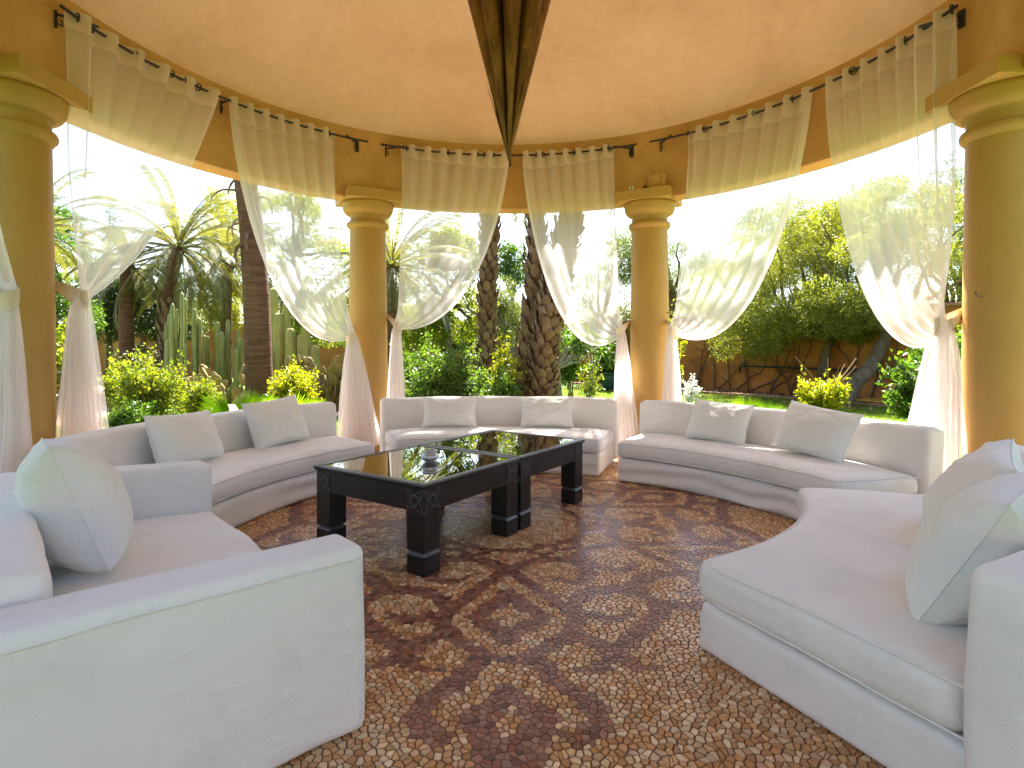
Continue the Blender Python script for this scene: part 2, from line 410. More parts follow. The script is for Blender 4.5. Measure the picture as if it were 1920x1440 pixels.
# scrolls of the inner rosette and of the rim
def arc_stroke(cu, cv, r, a0, a1, w0, w1, n=14):
    pts = [(cu+r*math.sin(math.radians(a0+(a1-a0)*i/n)), cv+r*math.cos(math.radians(a0+(a1-a0)*i/n)), w0+(w1-w0)*i/n) for i in range(n+1)]
    for a, b in zip(pts[:-1], pts[1:]): SEG.append((a[0], a[1], a[2], b[0], b[1], b[2]))
arc_stroke(0, .12, .40, 0, 62, .035, .02); arc_stroke(.20, .50, .085, -60, 220, .03, .01)
SEG = np.array(SEG)
def poly(pts): return [zoomed(*p) for p in pts]
def in_poly(pl, u, v):
    c = False; j = len(pl)-1
    for i in range(len(pl)):
        if (pl[i][1] > v) != (pl[j][1] > v) and u < (pl[j][0]-pl[i][0])*(v-pl[i][1])/(pl[j][1]-pl[i][1])+pl[i][0]: c = not c
        j = i
    return c
DIA_O = [(-.001, zoomed(850,245)[1]), zoomed(1095,430), (-.001, zoomed(830,605)[1])]
DIA_I = [(-.001, zoomed(850,350)[1]), zoomed(965,430), (-.001, zoomed(850,485)[1])]
LOZ_O = [(-.001, zoomed(800,780)[1]), zoomed(960,905), zoomed(1140,1000), zoomed(1075,1130), zoomed(1015,1310), (.12, 2.55), (-.001, 2.7)]
LOZ_I = [(-.001, zoomed(800,945)[1]), zoomed(915,1030), (-.001, zoomed(810,1165)[1])]
def is_dark(x, y):
    a = math.atan2(x, -y); r = math.hypot(x, y)
    a = abs((a+PI/6) % (PI/3)-PI/6); u, v = r*math.sin(a), r*math.cos(a)
    if .25 < v < 2.8 and u < .6:
        if in_poly(DIA_O, u, v) and not in_poly(DIA_I, u, v): return True
        if in_poly(LOZ_O, u, v) and not in_poly(LOZ_I, u, v): return True
    px, py = u-SEG[:,0], v-SEG[:,1]; dx, dy = SEG[:,3]-SEG[:,0], SEG[:,4]-SEG[:,1]
    t = np.clip((px*dx+py*dy)/(dx*dx+dy*dy+1e-12), 0, 1)
    d2 = (px-t*dx)**2+(py-t*dy)**2; w = SEG[:,2]+(SEG[:,5]-SEG[:,2])*t
    return bool(np.any(d2 < w*w))

def voronoi_stones(R, pitch):
    rr = random.Random(3); rows = int(2*R/(pitch*.866))+3; cols = int(2*R/pitch)+3
    P = {}
    for j in range(rows):
        for i in range(cols):
            x = -R-pitch+(i+.5*(j & 1))*pitch; y = -R-pitch+j*pitch*.866
            P[(i, j)] = (x+rr.uniform(-.46, .46)*pitch, y+rr.uniform(-.46, .46)*pitch)
    out = []
    offs = [(di, dj) for dj in (-2,-1,0,1,2) for di in (-2,-1,0,1,2) if (di, dj) != (0, 0)]
    offs.sort(key=lambda o: o[0]**2+o[1]**2)
    for (i, j), (cx, cy_) in P.items():
        if cx*cx+cy_*cy_ > (R-pitch*.5)**2 or cy_ < -3.3 or abs(cx) > 1.35*(cy_+CAM_D)+.3: continue
        h = pitch*1.1; pl = [(-h,-h),(h,-h),(h,h),(-h,h)]
        for di, dj in offs:
            q = P.get((i+di, j+dj))
            if q is None: continue
            nx, ny = q[0]-cx, q[1]-cy_; c = (nx*nx+ny*ny)*.5
            if c > 2.2*pitch*pitch: continue
            new = []; m = len(pl); s = [nx*p[0]+ny*p[1]-c for p in pl]
            if max(s) <= 0: continue
            for k in range(m):
                k2 = (k+1) % m
                if s[k] <= 0: new.append(pl[k])
                if (s[k] < 0 < s[k2]) or (s[k2] < 0 < s[k]):
                    t = s[k]/(s[k]-s[k2]); new.append((pl[k][0]+t*(pl[k2][0]-pl[k][0]), pl[k][1]+t*(pl[k2][1]-pl[k][1])))
            pl = new
            if len(pl) < 3: break
        if len(pl) >= 3: out.append((cx, cy_, pl))
    return out
LIGHT = [(.47, .27, .125), (.42, .215, .08), (.38, .18, .063), (.51, .33, .175), (.35, .16, .053), (.44, .255, .13), (.55, .385, .22)]
DARK = [(.19, .074, .040), (.22, .094, .054), (.245, .108, .064), (.125, .044, .024), (.26, .125, .078), (.22, .070, .032)]
stones = voronoi_stones(3.53, .0275)
V, F, C = [], [], []
near = []
for cx, cy_, pl in stones:
    dk = is_dark(cx, cy_)
    g0, g1 = (.92, .83) if dk else (.83, .735)
    col = random.choice(DARK if dk else LIGHT); k = random.uniform(1.08, 1.62) if not dk else random.uniform(.95, 1.45); col = tuple(c*k for c in col)
    mx = sum(p[0] for p in pl)/len(pl); my = sum(p[1] for p in pl)/len(pl)
    hgt = (.0022 if dk else .0034)+random.uniform(-.0007, .0009); tx, ty = random.uniform(-.02, .02), random.uniform(-.02, .02)
    bot = [(cx+mx+(p[0]-mx)*g0, cy_+my+(p[1]-my)*g0, .0002) for p in pl]
    top = [(cx+mx+(p[0]-mx)*g1, cy_+my+(p[1]-my)*g1, hgt+(p[0]-mx)*tx+(p[1]-my)*ty) for p in pl]
    D = cy_+CAM_D
    if D > 1.2: px, py = 954+cx/D*FPX, 654+CAM_H*FPX/D
    else: px = py = 0
    near.append((D if (690 < px < 1500 and 1130 < py < 1440 and px < 1330+.9*(py-1250)) else 99, len(near)))
    C.append((bot, top, col))
near.sort(); single = {i for d, i in near[:300] if d < 50}
VV, FF, CC = [], [], []
def stone_geo(bot, top, base=0):
    m = len(bot); f = [tuple(base+m+k for k in range(m))]+[(base+k, base+(k+1) % m, base+m+(k+1) % m, base+m+k) for k in range(m)]
    return bot+top, f
def set_cols(me, cols):
    a = me.color_attributes.new('stone_col', 'FLOAT_COLOR', 'POINT')
    a.data.foreach_set('color', np.array([(*c, 1) for c in cols], dtype=np.float32).ravel())
for i, (bot, top, col) in enumerate(C):
    if i in single:
        v, f = stone_geo(bot, top); me = bpy.data.meshes.new('stone'); me.from_pydata(v, [], f); me.materials.append(M['stone'])
        set_cols(me, [col]*len(v)); link('stone', me, floor)
    else:
        v, f = stone_geo(bot, top, len(VV)); VV += v; FF += f; CC += [col]*len(v)
me = bpy.data.meshes.new('mosaic_stones'); me.from_pydata(VV, [], FF); me.materials.append(M['stone']); set_cols(me, CC)
tag(link('mosaic_stones', me, floor), kind='stuff')

# ---- beam ring and dome
b = MB(); b.lathe([(R_IN, Z_BEAM+.015), (R_IN+.015, Z_BEAM), (R_OUT-.01, Z_BEAM), (R_OUT, Z_BEAM+.01), (R_OUT, Z_JUN+.25), (R_IN+.02, Z_JUN+.25), (R_IN, Z_JUN), (R_IN, Z_BEAM+.015)], 128)
tag(b.build('ring_beam', M['beam'], None, True), 'ochre plaster ring wall carried by the columns', kind='structure')
b = MB(); rise = 1.55; prof = [(R_IN+.01, Z_JUN-.02)]
RS = (R_IN**2+rise**2)/(2*rise)
for i in range(28):
    r = R_IN*(1-i/27); z = Z_JUN+math.sqrt(RS*RS-r*r)-(RS-rise)
    prof.append((max(r, .002), z))
prof[1] = (R_IN-.015, Z_JUN+.0); prof.insert(2, (R_IN-.06, Z_JUN+.035))
b.lathe(prof, 128)
out = [(R_IN+.25, Z_JUN+.1)]+[(r+.05, z+.16) for r, z in prof[3:]]
b.lathe(list(reversed(out)), 96)
b.lathe([(R_OUT+.005, Z_JUN+.02), (R_OUT+.05, Z_JUN+.05), (R_OUT+.05, Z_JUN+.16), (R_IN+.2, Z_JUN+.255)], 96)
tag(b.build('ceiling', M['ceiling'], None, True), 'shallow plaster dome over the pavilion', kind='structure')

# ---- columns
def make_column():
    root = empty('column')
    p = MB(); v, f = rblock(.58, .58, .10, .008, (2, 2, 2)); p.add([q+Vector((0,0,.05)) for q in v], f); p.build('plinth', M['column'], root)
    prof = [(.10, .1), (.285, .1), (.292, .125), (.288, .16), (.265, .18), (.25, .19), (.25, .205), (.262, .22), (.258, .25), (.236, .265), (.232, .28)]
    MB().lathe(prof, 48).build('base_moulding', M['column'], root, True)
    prof = [(.231, .27)]+[(.231-.021*(max(0, (t-.2)/.8))**1.6, .27+2.37*t) for t in [i/14 for i in range(15)]]
    MB().lathe(prof, 56).build('shaft', M['column'], root, True)
    MB().lathe([(.209, 2.625), (.222, 2.63), (.226, 2.642), (.239, 2.650), (.247, 2.668), (.247, 2.688), (.238, 2.704), (.22, 2.712), (.213, 2.718)], 56).build('astragal', M['column'], root, True)
    ech = [(.209, 2.71), (.209, 2.775), (.212, 2.785), (.226, 2.789)]
    for i in range(13):
        a = i/12*PI/2; ech.append((.226+.072*math.sin(a), 2.793+.10*(1-math.cos(a))))
    ech += [(.303, 2.905), (.303, 2.94), (.1, 2.942)]
    cap = MB().lathe(ech, 56).build('capital', M['column'], root, True)
    a = MB(); v, f = rblock(.63, .63, .118, .006, (2, 2, 2)); a.add([q+Vector((0, 0, 3.0)) for q in v], f); a.build('abacus', M['column'], cap)
    return root
col0 = make_column()
CL = {-90: 'thick yellow column beside the armed sofa, tied curtain on its inner side',
      -30: 'yellow column between two sofas, between the fibrous palm trunk and rose bush',
      30: 'yellow column with a small round speaker resting on its capital',
      90: 'thick yellow column behind the deep sofa with two large pillows',
      150: 'yellow column flanking the open entrance, beyond the deep sofa',
      -150: 'yellow column flanking the open entrance, beyond the armed sofa'}
for i, az in enumerate((-90, -30, 30, 90)):
    c = col0 if i == 0 else copy_tree(col0)
    c.location = pol(az, R_COL, .002); c.rotation_euler = (0, 0, -math.radians(az))
    tag(c, CL[az], 'column', 'yellow columns of the pavilion')
for az in (150, -150):
    c = copy_tree(col0); c.location = pol(az, R_COL, .002); c.rotation_euler = (0, 0, -math.radians(az))
    tag(c, CL[az], 'column', 'yellow columns of the pavilion')

# things on the capital by the speaker
cp = pol(30, R_COL); rot30 = -math.radians(30)
def on_cap(t, r): return cp+pol(120, t)+pol(30, r)     # t along the tangent, r outwards
s = empty('speaker', on_cap(.155, -.235)+Vector((0, 0, 3.056)), rot30, 'small plaster coloured speaker with round cone standing on capital', 'speaker')
v, f = rblock(.20, .075, .175, .03, (3, 2, 3)); MB().add([q+Vector((0, 0, .0875)) for q in v], f).build('cabinet', M['beam'], s, True)
d = MB(); d.lathe([(.062, 0), (.066, .006), (.058, .010), (.050, .004), (.03, -.008), (.012, -.004), (.002, 0)], 28)
o = d.build('cone', M['column'], s, True, (.0, -.038, .105), (PI/2, 0, 0))
s = empty('junction_box', on_cap(-.10, -.25)+Vector((0, 0, 3.056)), rot30, 'flat plaster coloured cable box with white disc on capital', 'box')
MB().box((-.13, -.03, 0), (.10, .03, .055)).build('case', M['beam'], s)
MB().lathe([(.026, 0), (.026, .008), (.002, .009)], 20).build('disc', M['white'], s, False, (-.035, -.03, .032), (PI/2, 0, 0))
MB().box((-.0045, -.041, .012), (.0045, -.0385, .054)).build('slot', M['black'], s, False, (-.035, 0, 0))
MB().tube([(.10, 0, .03), (.125, -.02, .035), (.15, -.03, .012), (.165, -.02, .004)], .012, 6).build('plug', M['black'], s, True)

# ---- curtain rods, each with three brackets
def rod_arc(a0, a1, n=24): return [pol(a0+(a1-a0)*i/n, R_ROD, Z_ROD) for i in range(n+1)]
def make_rod(bay, label):
    r = empty('curtain_rod', pol(bay, R_ROD, Z_ROD), 0, label, 'curtain rod', 'curtain rods of the pavilion')
    off = -r.location
    MB().tube([p+off for p in rod_arc(bay-28.6, bay+28.6)], .0125, 8).build('rod', M['iron'], r, True)
    for a in (-27.0, .3, 27.0):
        br = MB()
        ct, rt = pol(bay+a, 1), pol(bay+a+90, 1)
        w = pol(bay+a, R_IN-.006, Z_ROD)+off
        mm = Matrix.Translation(w) @ Matrix((rt.to_4d(), ct.to_4d(), (0,0,1,0), (0,0,0,1))).transposed()
        mm[0][3], mm[1][3], mm[2][3] = w; mm[3][3] = 1
        for rr in range(3): mm[3][rr] = 0
        br.box((-.009, -.004, -.10), (.009, .004, .03), mm)
        br.tube([mm @ Vector((0, 0, -.0)), mm @ Vector((0, -.125, -.0))], .011, 6)
        sc_ = [mm @ Vector((0, -.015-.045*t*math.cos(t*4.5), -.03-.05*math.sin(t*5)*(1-t*.3))) for t in [i/12 for i in range(13)]]
        br.tube(sc_, .005, 5)
        br.build('bracket', M['iron'], r)
    return r
ROD_L = {-60: 'black curved curtain rod above the palm and cactus garden bay', 0: 'black curved curtain rod behind the hanging brass lantern',
         60: 'black curved curtain rod above the olive tree bay', -120: 'black curtain rod over the armed sofa', 120: 'black curtain rod over the deep sofa with large pillows'}
for bay, lb in ROD_L.items(): make_rod(bay, lb)

# ---- sheer curtains
def make_curtain(az_col, az_free, az_tie, z_tie, label, hem_w=.34, hem_z=.16, sag=.16, tight=.0, seed=0, pleats=7, r_tie=3.10, hem_shift=0.0, tie_drop=.06, p1=.55, p2=.55):
    rr = random.Random(seed)
    ph = [rr.uniform(0, 6.28) for _ in range(4)]
    sgn = 1 if az_free > az_col else -1
    K = math.radians(1)*R_ROD
    s_col, s_free, s_tie = az_col*K, az_free*K, az_tie*K
    ztop = Z_ROD+.045
    wt = .075
    def warp(u):               # uneven spacing of the pleats
        return u**1.38+.085*math.sin(2*PI*u*1.5+ph[0])*u*(1-u)*2
    def wave(u): return math.sin(2*PI*pleats*warp(u)+.3)
    fold2 = lambda u: .6*math.sin(2*PI*(pleats*.73)*u+ph[1])+.3*math.sin(2*PI*(pleats*1.9)*u+ph[2])*(.4+.6*math.sin(5*u+ph[3])**2)
    def bez(p, t): 
        a = 1-t; return a**3*p[0]+3*a*a*t*p[1]+3*a*t*t*p[2]+t**3*p[3]
    T = .70
    def tri(x): x = x % 1.0; return 4*abs(x-.5)-1
    lay = 2.6+.4*math.sin(seed)
    def pt(u, v):
        su = s_col+(s_free-s_col)*warp(u)
        if v <= T:
            t = v/T
            e = u**1.15
            sx = bez((su, su+(s_tie-su)*(.04+tight*.45), su+(s_tie-su)*(1-p2), s_tie+sgn*(u-.5)*wt), t)
            zz = bez((ztop, ztop-(ztop-z_tie)*(.34+.18*e), z_tie+(.62*(1-e)+.10*e)-sag*1.6*e+tight*.35*e, z_tie-tie_drop*e), t)
            amp = .042*(1-t)**1.0*(1-.25*t)+.012*t
            R = R_ROD+wave(u)*amp*min(1, .25+1.2*(1-t)+.2)+fold2(u)*.009*min(1, t*3)*(1-.4*t)
            bel = math.sin(PI*min(1, t*1.05))*e*(1-e*.35)
            R += -.05*bel+(r_tie-R_ROD)*t**2+.02*math.sin(9*u+ph[3])*t*(1-t)*2
            R += nz3(u*3.2+seed, t*2.6, seed*.7)*.016*min(1, t*4)*(1-t*.5)
            sx += sgn*.035*math.sin(2*PI*pleats*u+.9)*(1-u)**1.5*min(1, t*5)*(1-t)
            k = max(0, (t-.45)/.55)**2; sx += k*sgn*(wt/2*tri(u*lay)-(u-.5)*wt)
            R += k*((u-.5)*.09+.012*math.sin(2*PI*6*u+ph[1]))
        else:
            t = (v-T)/(1-T)
            w = wt+(hem_w-wt)*(t**.7)
            sx = s_tie+sgn*(w/2*tri(u*lay)*(1-.12*math.sin(7*u+ph[3])*t)+hem_shift*t**1.2)
            zz = (z_tie-tie_drop*u)*(1-t)+t*(hem_z+.03*math.sin(2*PI*3*u+ph[2])*t)
            R = r_tie+(u-.5)*(.09+.12*t)+.012*math.sin(2*PI*6*u+ph[1])*(1-t)+t**.6*(.022*math.sin(2*PI*6.3*tri(u*lay)*.5+ph[0])+.012*fold2(u))
            R += nz3(u*4+seed, t*3, 9.1)*.02
        return pol(math.degrees(sx/R_ROD), R, zz)
    NU, NV = 190, 84
    root_p = pol(az_tie, r_tie, 0.0)
    root = empty('sheer_curtain', root_p, 0, label, 'curtain', 'sheer curtains tied back to the columns')
    hd = .045
    def vmap(j): return j
    MB().grid(lambda a, c: pt(a, .0455+(1-.0455)*c)-root_p, NU, NV).build('voile', M['sheer'], root, True)
    def head(a, c):
        p = pt(a, -.0+.045*c)-root_p; return p
    MB().grid(head, NU, 5).build('header_band', M['header'], root, True)
    # double hem on the free edge
    MB().grid(lambda a, c: pt(1-.022*a, .04+.955*c)+pol(az_tie, -.004)-root_p, 3, 70).build('side_hem', M['sheer'], root, True)
    # rings where the rod passes through the header
    for k in range(pleats*2):
        u = (k+.5)/(pleats*2)
        if abs(wave(u)) > .55: continue
        a = (s_col+(s_free-s_col)*warp(u))/K
        tor = MB(); c0 = pol(a, R_ROD, Z_ROD)-root_p; tn = pol(a+90, 1); rd = pol(a+28*(1 if k % 2 else -1), 1); upv = Vector((0, 0, 1))
        tor.tube([c0+(rd*math.cos(q)+upv*math.sin(q))*.030 for q in [2*PI*i/14 for i in range(15)]], .0065, 5, False)
        tor.build('ring', M['iron'], root, True)
    # tie-back band from a hook on the column round the gathered cloth
    acol = 30*round(az_tie/30) if abs(az_tie-30*round(az_tie/30)) < 10 else az_tie
    acol = min((-150, -90, -30, 30, 90, 150), key=lambda q: abs(q-az_tie))
    sd = 1 if az_tie > acol else -1
    hook = pol(acol, R_COL)+pol(acol+90*sd, .222)+pol(acol, -.05); hook.z = z_tie+.10
    cen = pol(az_tie, r_tie, z_tie-.02); tv = pol(az_tie+90*sd, 1); rv = pol(az_tie, 1)
    ring = []
    for i in range(13):
        q = -PI*.5+PI*i/12
        ring.append(cen+tv*(.062*math.cos(q))+rv*(.062*math.sin(q))+Vector((0, 0, -.045*math.cos(q))))
    path = [hook+rv*-.012]+ring+[hook+rv*.012]
    pl = []
    for a, c in zip(path[:-1], path[1:]):
        for k in range(4): pl.append(a.lerp(c, k/4))
    pl.append(path[-1])
    hb = .052
    def band(a, c):
        i = a*(len(pl)-1); i0 = min(int(i), len(pl)-2); p = pl[i0].lerp(pl[i0+1], i-i0)
        e = min(1, min(a, 1-a)*5+.35)
        return p+Vector((0, 0, (c-.5)*2*hb*e))-root_p
    MB().grid(band, 60, 5).build('tie_band', M['tie'], root, True)
    return root
make_curtain(-88.0, -61.0, -86.3, 1.60, 'sheer curtain pulled tight with a wide straight tie beside the thick column', .42, .10, .02, .55, 1, 6, 3.12, .06, .10, p2=.45)
make_curtain(-38.3, -59.6, -35.6, 1.36, 'sheer curtain swagged past the fibrous palm trunk towards a column', .50, .12, .24, 0, 2, 7, 3.02, -.10)
make_curtain(-24.2, .2, -25.4, 1.50, 'sheer curtain gathered beside the rose bush with its free edge behind the lantern tip', .22, .10, .20, .06, 3, 7, 3.10)
make_curtain(23.8, 3.0, 25.6, 1.44, 'sheer curtain swagged in front of the two leaning palm trunks', .30, .10, .52, 0, 4, 7, 3.08, -.05)
make_curtain(39.4, 64.0, 36.4, 1.42, 'sheer curtain tied beside the speaker column, olive crown behind it', .26, .12, .36, .03, 5, 7, 3.08)
make_curtain(88.0, 66.3, 88.4, 1.40, 'sheer curtain with heavy swag beside the deep sofa and thick column', .50, .16, .50, 0, 6, 7, 3.06, .12)
make_curtain(-100.5, -124, -98.6, 1.55, 'sheer curtain hanging behind the armed sofa on the outer side of the thick column', .42, .08, .12, .2, 7, 7, 3.06, .04)

# little hooks on the two inner columns and the thick ones
HOOKL = {(30, -1): 'tie hook on the speaker column, on the side towards the leaning palms', (30, 1): 'tie hook on the speaker column, on the side towards the olive trees',
         (90, -1): 'tie hook on the thick column beside the heavy swag', (90, 1.7): 'tie hook on the inner face of the thick column behind the deep sofa',
         (-90, 1): 'tie hook holding the wide tie on the thick column by the armed sofa', (-30, 1): 'tie hook on the column next to the rose bush curtain', (-30, -1): 'tie hook on the column next to the curtain by the fibrous palm'}
for az, sd, z in ((30, -1, 1.62), (30, 1, 1.62), (90, -1, 1.58), (90, 1.7, 1.55), (-90, 1, 1.72), (-30, 1, 1.60), (-30, -1, 1.46)):
    p0 = pol(az, R_COL)+pol(az+90*sd, .218)+pol(az, -.05); p0.z = z; q = pol(az+90*sd, 1)
    w = MB().tube([Vector((0,0,0))-q*.02, q*.035, q*.06+Vector((0,0,.008)), q*.068+Vector((0,0,.03))], .005, 6)
    tag(w.build('tie_hook', M['twig'], None, True, p0), HOOKL[(az, sd)], 'hook', 'tie hooks on the columns')

# ---- hanging lantern of folded brass
lan = empty('lantern', (0, 0, 2.50), 0, 'long pointed lantern of folded brass hanging from the dome', 'lantern')
NL = 8
def lrad(z):
    return .004+.325*(z/1.25) if z < 1.25 else max(.03, .329-(z-1.25)*.72)
for k in range(NL):
    a0 = 2*PI*(k+.15)/NL
    def lobe(u, v, a0=a0):
        z = v*1.66; r = lrad(z); a = a0+(u-.5)*2*PI/NL*1.0
        q = abs(u-.5)*2
        rr = r*(.52+.48*math.sqrt(max(0, 1-q**1.8)))
        return (rr*math.cos(a), rr*math.sin(a), z)
    MB().grid(lobe, 13, 30).build('flute', M['brass'], lan, True)
for k in range(NL):
    a0 = 2*PI*(k+.15+.5*(k % 2)*.0)/NL
    tip = .46+.10*((k*37) % 5)/5
    def petal(u, v, a0=a0, tip=tip):
        z = v*tip; r = lrad(z)*1.04+.003+ (.012*v**3); w = (1-v**1.6)*.42
        a = a0+(u-.5)*2*PI/NL*2*w
        return (r*math.cos(a), r*math.sin(a), z+.0)
    MB().grid(petal, 5, 12).build('petal', M['brass'], lan, True)
MB().lathe([(.002, -.012), (.009, -.004), (.007, .02), (.012, .05)], 10).build('finial', M['brass'], lan, True)
ch = MB()
for i in range(20):
    z = 1.64+i*.06; ang = (i % 2)*PI/2; u = Vector((math.cos(ang), math.sin(ang), 0))
    ch.tube([Vector((0, 0, z))+u*.016*math.cos(q)+Vector((0, 0, 1))*.038*math.sin(q) for q in [2*PI*j/10 for j in range(11)]], .005, 5, False)
ch.build('chain', M['brass'], lan, True)
# ================================================================== sofas
def cloth(p, amp, seed, sx=1.0):
    """gentle unevenness of loose cotton covers"""
    n1 = nz3(p.x*2.1*sx+seed, p.y*2.1+seed, p.z*2.5); n2 = nz3(p.x*6.5+seed, p.y*6.5, p.z*9+seed)
    return amp*(n1+.45*n2)
def part_block(size, bev, n, mapper, name, mat, parent, amp=.006, seed=0.0, post=None):
    v, f = rblock(*size, bev, n); out = []
    for p in v:
        q = Vector(mapper(p)); d = cloth(q, amp, seed)
        q = q+Vector((d*.6, d*.6, d if q.z > .03 else 0))
        if post: q = post(p, q)
        out.append(q)
    return MB().add(out, f).build(name, mat, parent, True)
def piping(path, r, name, parent, mat):
    return MB().tube(path, r, 6).build(name, mat, parent, True)

def arc_sofa(label, centre, az, r_f, depth, half, seed, seat_h=.36, back_h=.67, cush=.155):
    """curved banquette: plan is a sector, az is the azimuth of its middle"""
    root = empty('sofa', (centre[0], centre[1], .004), -math.radians(az), label, 'sofa', 'white curved sofas')
    hr = math.radians(half); rm = r_f+depth*.5; L = 2*hr*rm
    def m(dx=0.0, r0=0.0, z0=0.0, lean=0.0, flare=1.0):
        def mp(p):
            a = (p.x+dx)/L*2*hr*flare; r = r_f+r0+p.y+lean*max(0, p.z)
            return (r*math.sin(a), r*math.cos(a), z0+p.z)
        return mp
    zb = seat_h-cush
    # base with a loose skirt: soft horizontal swags towards the hem
    def skirt(p, q):
        k = 1-(q.z/zb); front = p.y < 0
        w = .012*math.sin(q.z*55+3.2*nz3(q.x*2.2+seed, q.y*2.2, 0))*max(0, .5+nz3(q.x*1.3, q.y*1.3, seed))*(1 if front else .4)
        rad = Vector((q.x, q.y, 0)).normalized()
        return q-rad*(w+.012*k*k)
    part_block((L-.03, depth+.10, zb, ), .03, (40, 12, 10), m(0, depth*.5+.06, zb/2), 'base', M['cotton'], root, .004, seed, skirt)
    def puff(p, q):
        ex = 1-abs(p.x)/(L/2); ey = 1-abs(p.y)/(depth/2)
        if p.z > 0: q.z += .022*min(1, ex*5)*min(1, ey*2.6)-.006
        return q
    seat = part_block((L-.006, depth, cush), .055, (44, 16, 4), m(0, depth*.5, zb+cush/2+.002), 'seat_cushion', M['cotton'], root, .007, seed+3, puff)
    # piped seams along the front edge of the cushion
    for z in (.020, cush-.022):
        pth = []; ix = .012; e = hr*(L-.006)/L
        loop = [(-e, depth*1.07)]+[(-e+ix/rm*.0, depth*(1-i/14)) for i in range(1, 13)]+[(-e+.030/rm, .012)]+[(-e+2*e*i/44, -.0+.0) for i in range(2, 43)]+[(e-.030/rm, .012)]+[(e, depth*i/14) for i in range(2, 16)]
        for a, d_ in loop:
            r = r_f+d_+.010*(1 if d_ < .02 else 0); aa = a*(1-.010/max(.2, abs(a)*rm)) if abs(abs(a)-e) < 1e-6 else a
            q = Vector((r*math.sin(aa), r*math.cos(aa), zb+z)); dd = cloth(q, .007, seed+3); q += Vector((dd*.6, dd*.6, dd+(.004 if z > .05 else 0))); pth.append(q)
        piping(pth, .0042, 'piping', seat, M['cotton'])
    bh = back_h-.03
    def crown(p, q):
        return q
    part_block((L*(1+.02), .17, bh), .045, (44, 4, 12), m(0, depth+.085, .03+bh/2, .06), 'backrest', M['cotton'], root, .006, seed+7)
    return root
Y0 = -CAM_D
sofa_c = arc_sofa('white curved sofa whose back faces the leaning palm trunks, two sunlit pillows on it', (-.10, 2.85+Y0), 0, 2.6, .68, 21.5, 1.0)
sofa_r = arc_sofa('white curved sofa in front of the olive trees and terracotta wall', (-.42, 2.92+Y0), 53.7, 2.6, .68, 21.5, 5.0)
sofa_l = arc_sofa('white curved sofa in front of the fibrous palm trunk and cacti', (.747, 3.32+Y0), -69.3, 2.6, .68, 21.5, 9.0)
sofa_n = arc_sofa('deep white curved sofa with two large square pillows beside the thick column', (-.033, 3.94+Y0), 130.3, 1.85, .93, 25, 13.0, .365, .675, .17)

# armed sofa: plan given by its four corners
def arm_sofa():
    N, F_, NB, FB = (Vector((x, d+Y0, 0)) for x, d in ((-.443, 1.777), (-1.70, 3.15), (-1.146, 1.14), (-2.53, 2.68)))
    c = (N+F_+NB+FB)/4
    root = empty('sofa', (c.x, c.y, .004), 0, 'white sofa with two boxy arms and a single fat square pillow', 'sofa')
    W, DP = 1.86, .95
    def mp(x0, y0, z0):
        def g_(p):
            s = (p.x+x0)/W+.5; t = (p.y+y0)/DP
            q = (N*(1-s)+F_*s)*(1-t)+(NB*(1-s)+FB*s)*t-c
            return (q.x, q.y, z0+p.z)
        return g_
    def hem(p, q):
        if q.z < .09: q = q+Vector((.010*nz3(q.x*7, q.y*7, 2), -.010*nz3(q.x*7, q.y*7, 5), 0))
        return q
    def drape(p, q):
        e = .008*math.sin((q.x*7+q.z*9)+4*nz3(q.x*2, q.y*2, q.z*2))*max(0, nz3(q.x*1.7+4, q.y*1.7, q.z*2)+.25)
        return hem(p, q+Vector((e, -e, 0)))
    for side, nm in ((-1, 'arm'), (1, 'arm')):
        a = part_block((.19, DP, .585), .034, (4, 34, 22), mp(side*(W/2-.095), DP/2, .585/2), nm, M['cotton'], root, .006, 21+side, drape)
        # stitched seams: along the outer top edge and round the front panel
        f_ = mp(side*(W/2-.095), 0, 0)
        def on_cover(p):
            q = Vector(f_(p)); d = cloth(q, .006, 21+side); q += Vector((d*.6, d*.6, d)); return drape(p, q)
        piping([on_cover(Vector((side*.0955, .03+.90*i/39, .549))) for i in range(40)], .0042, 'seam', a, M['cotton'])
        piping([on_cover(Vector((side*.0955, .028, .549-.50*i/20))) for i in range(21)], .0036, 'seam', a, M['cotton'])
    part_block((W-.40, .78, .19), .02, (24, 12, 6), mp(0, .40, .10), 'base', M['cotton'], root, .004, 31, hem)
    def puff(p, q):
        ex = 1-abs(p.x)/.735; ey = 1-abs(p.y)/.39
        if p.z > 0: q.z += .016*min(1, ex*5)*min(1, ey*3)
        return q
    part_block((W-.386, .78, .155), .045, (30, 18, 4), mp(0, .39, .19+.078), 'seat_cushion', M['cotton'], root, .008, 33, puff)
    def lean(p, q):
        return q
    part_block((W-.388, .19, .60), .055, (30, 4, 14), mp(0, DP-.095, .04+.30), 'backrest', M['cotton'], root, .008, 35)
    return root
arm_sofa()

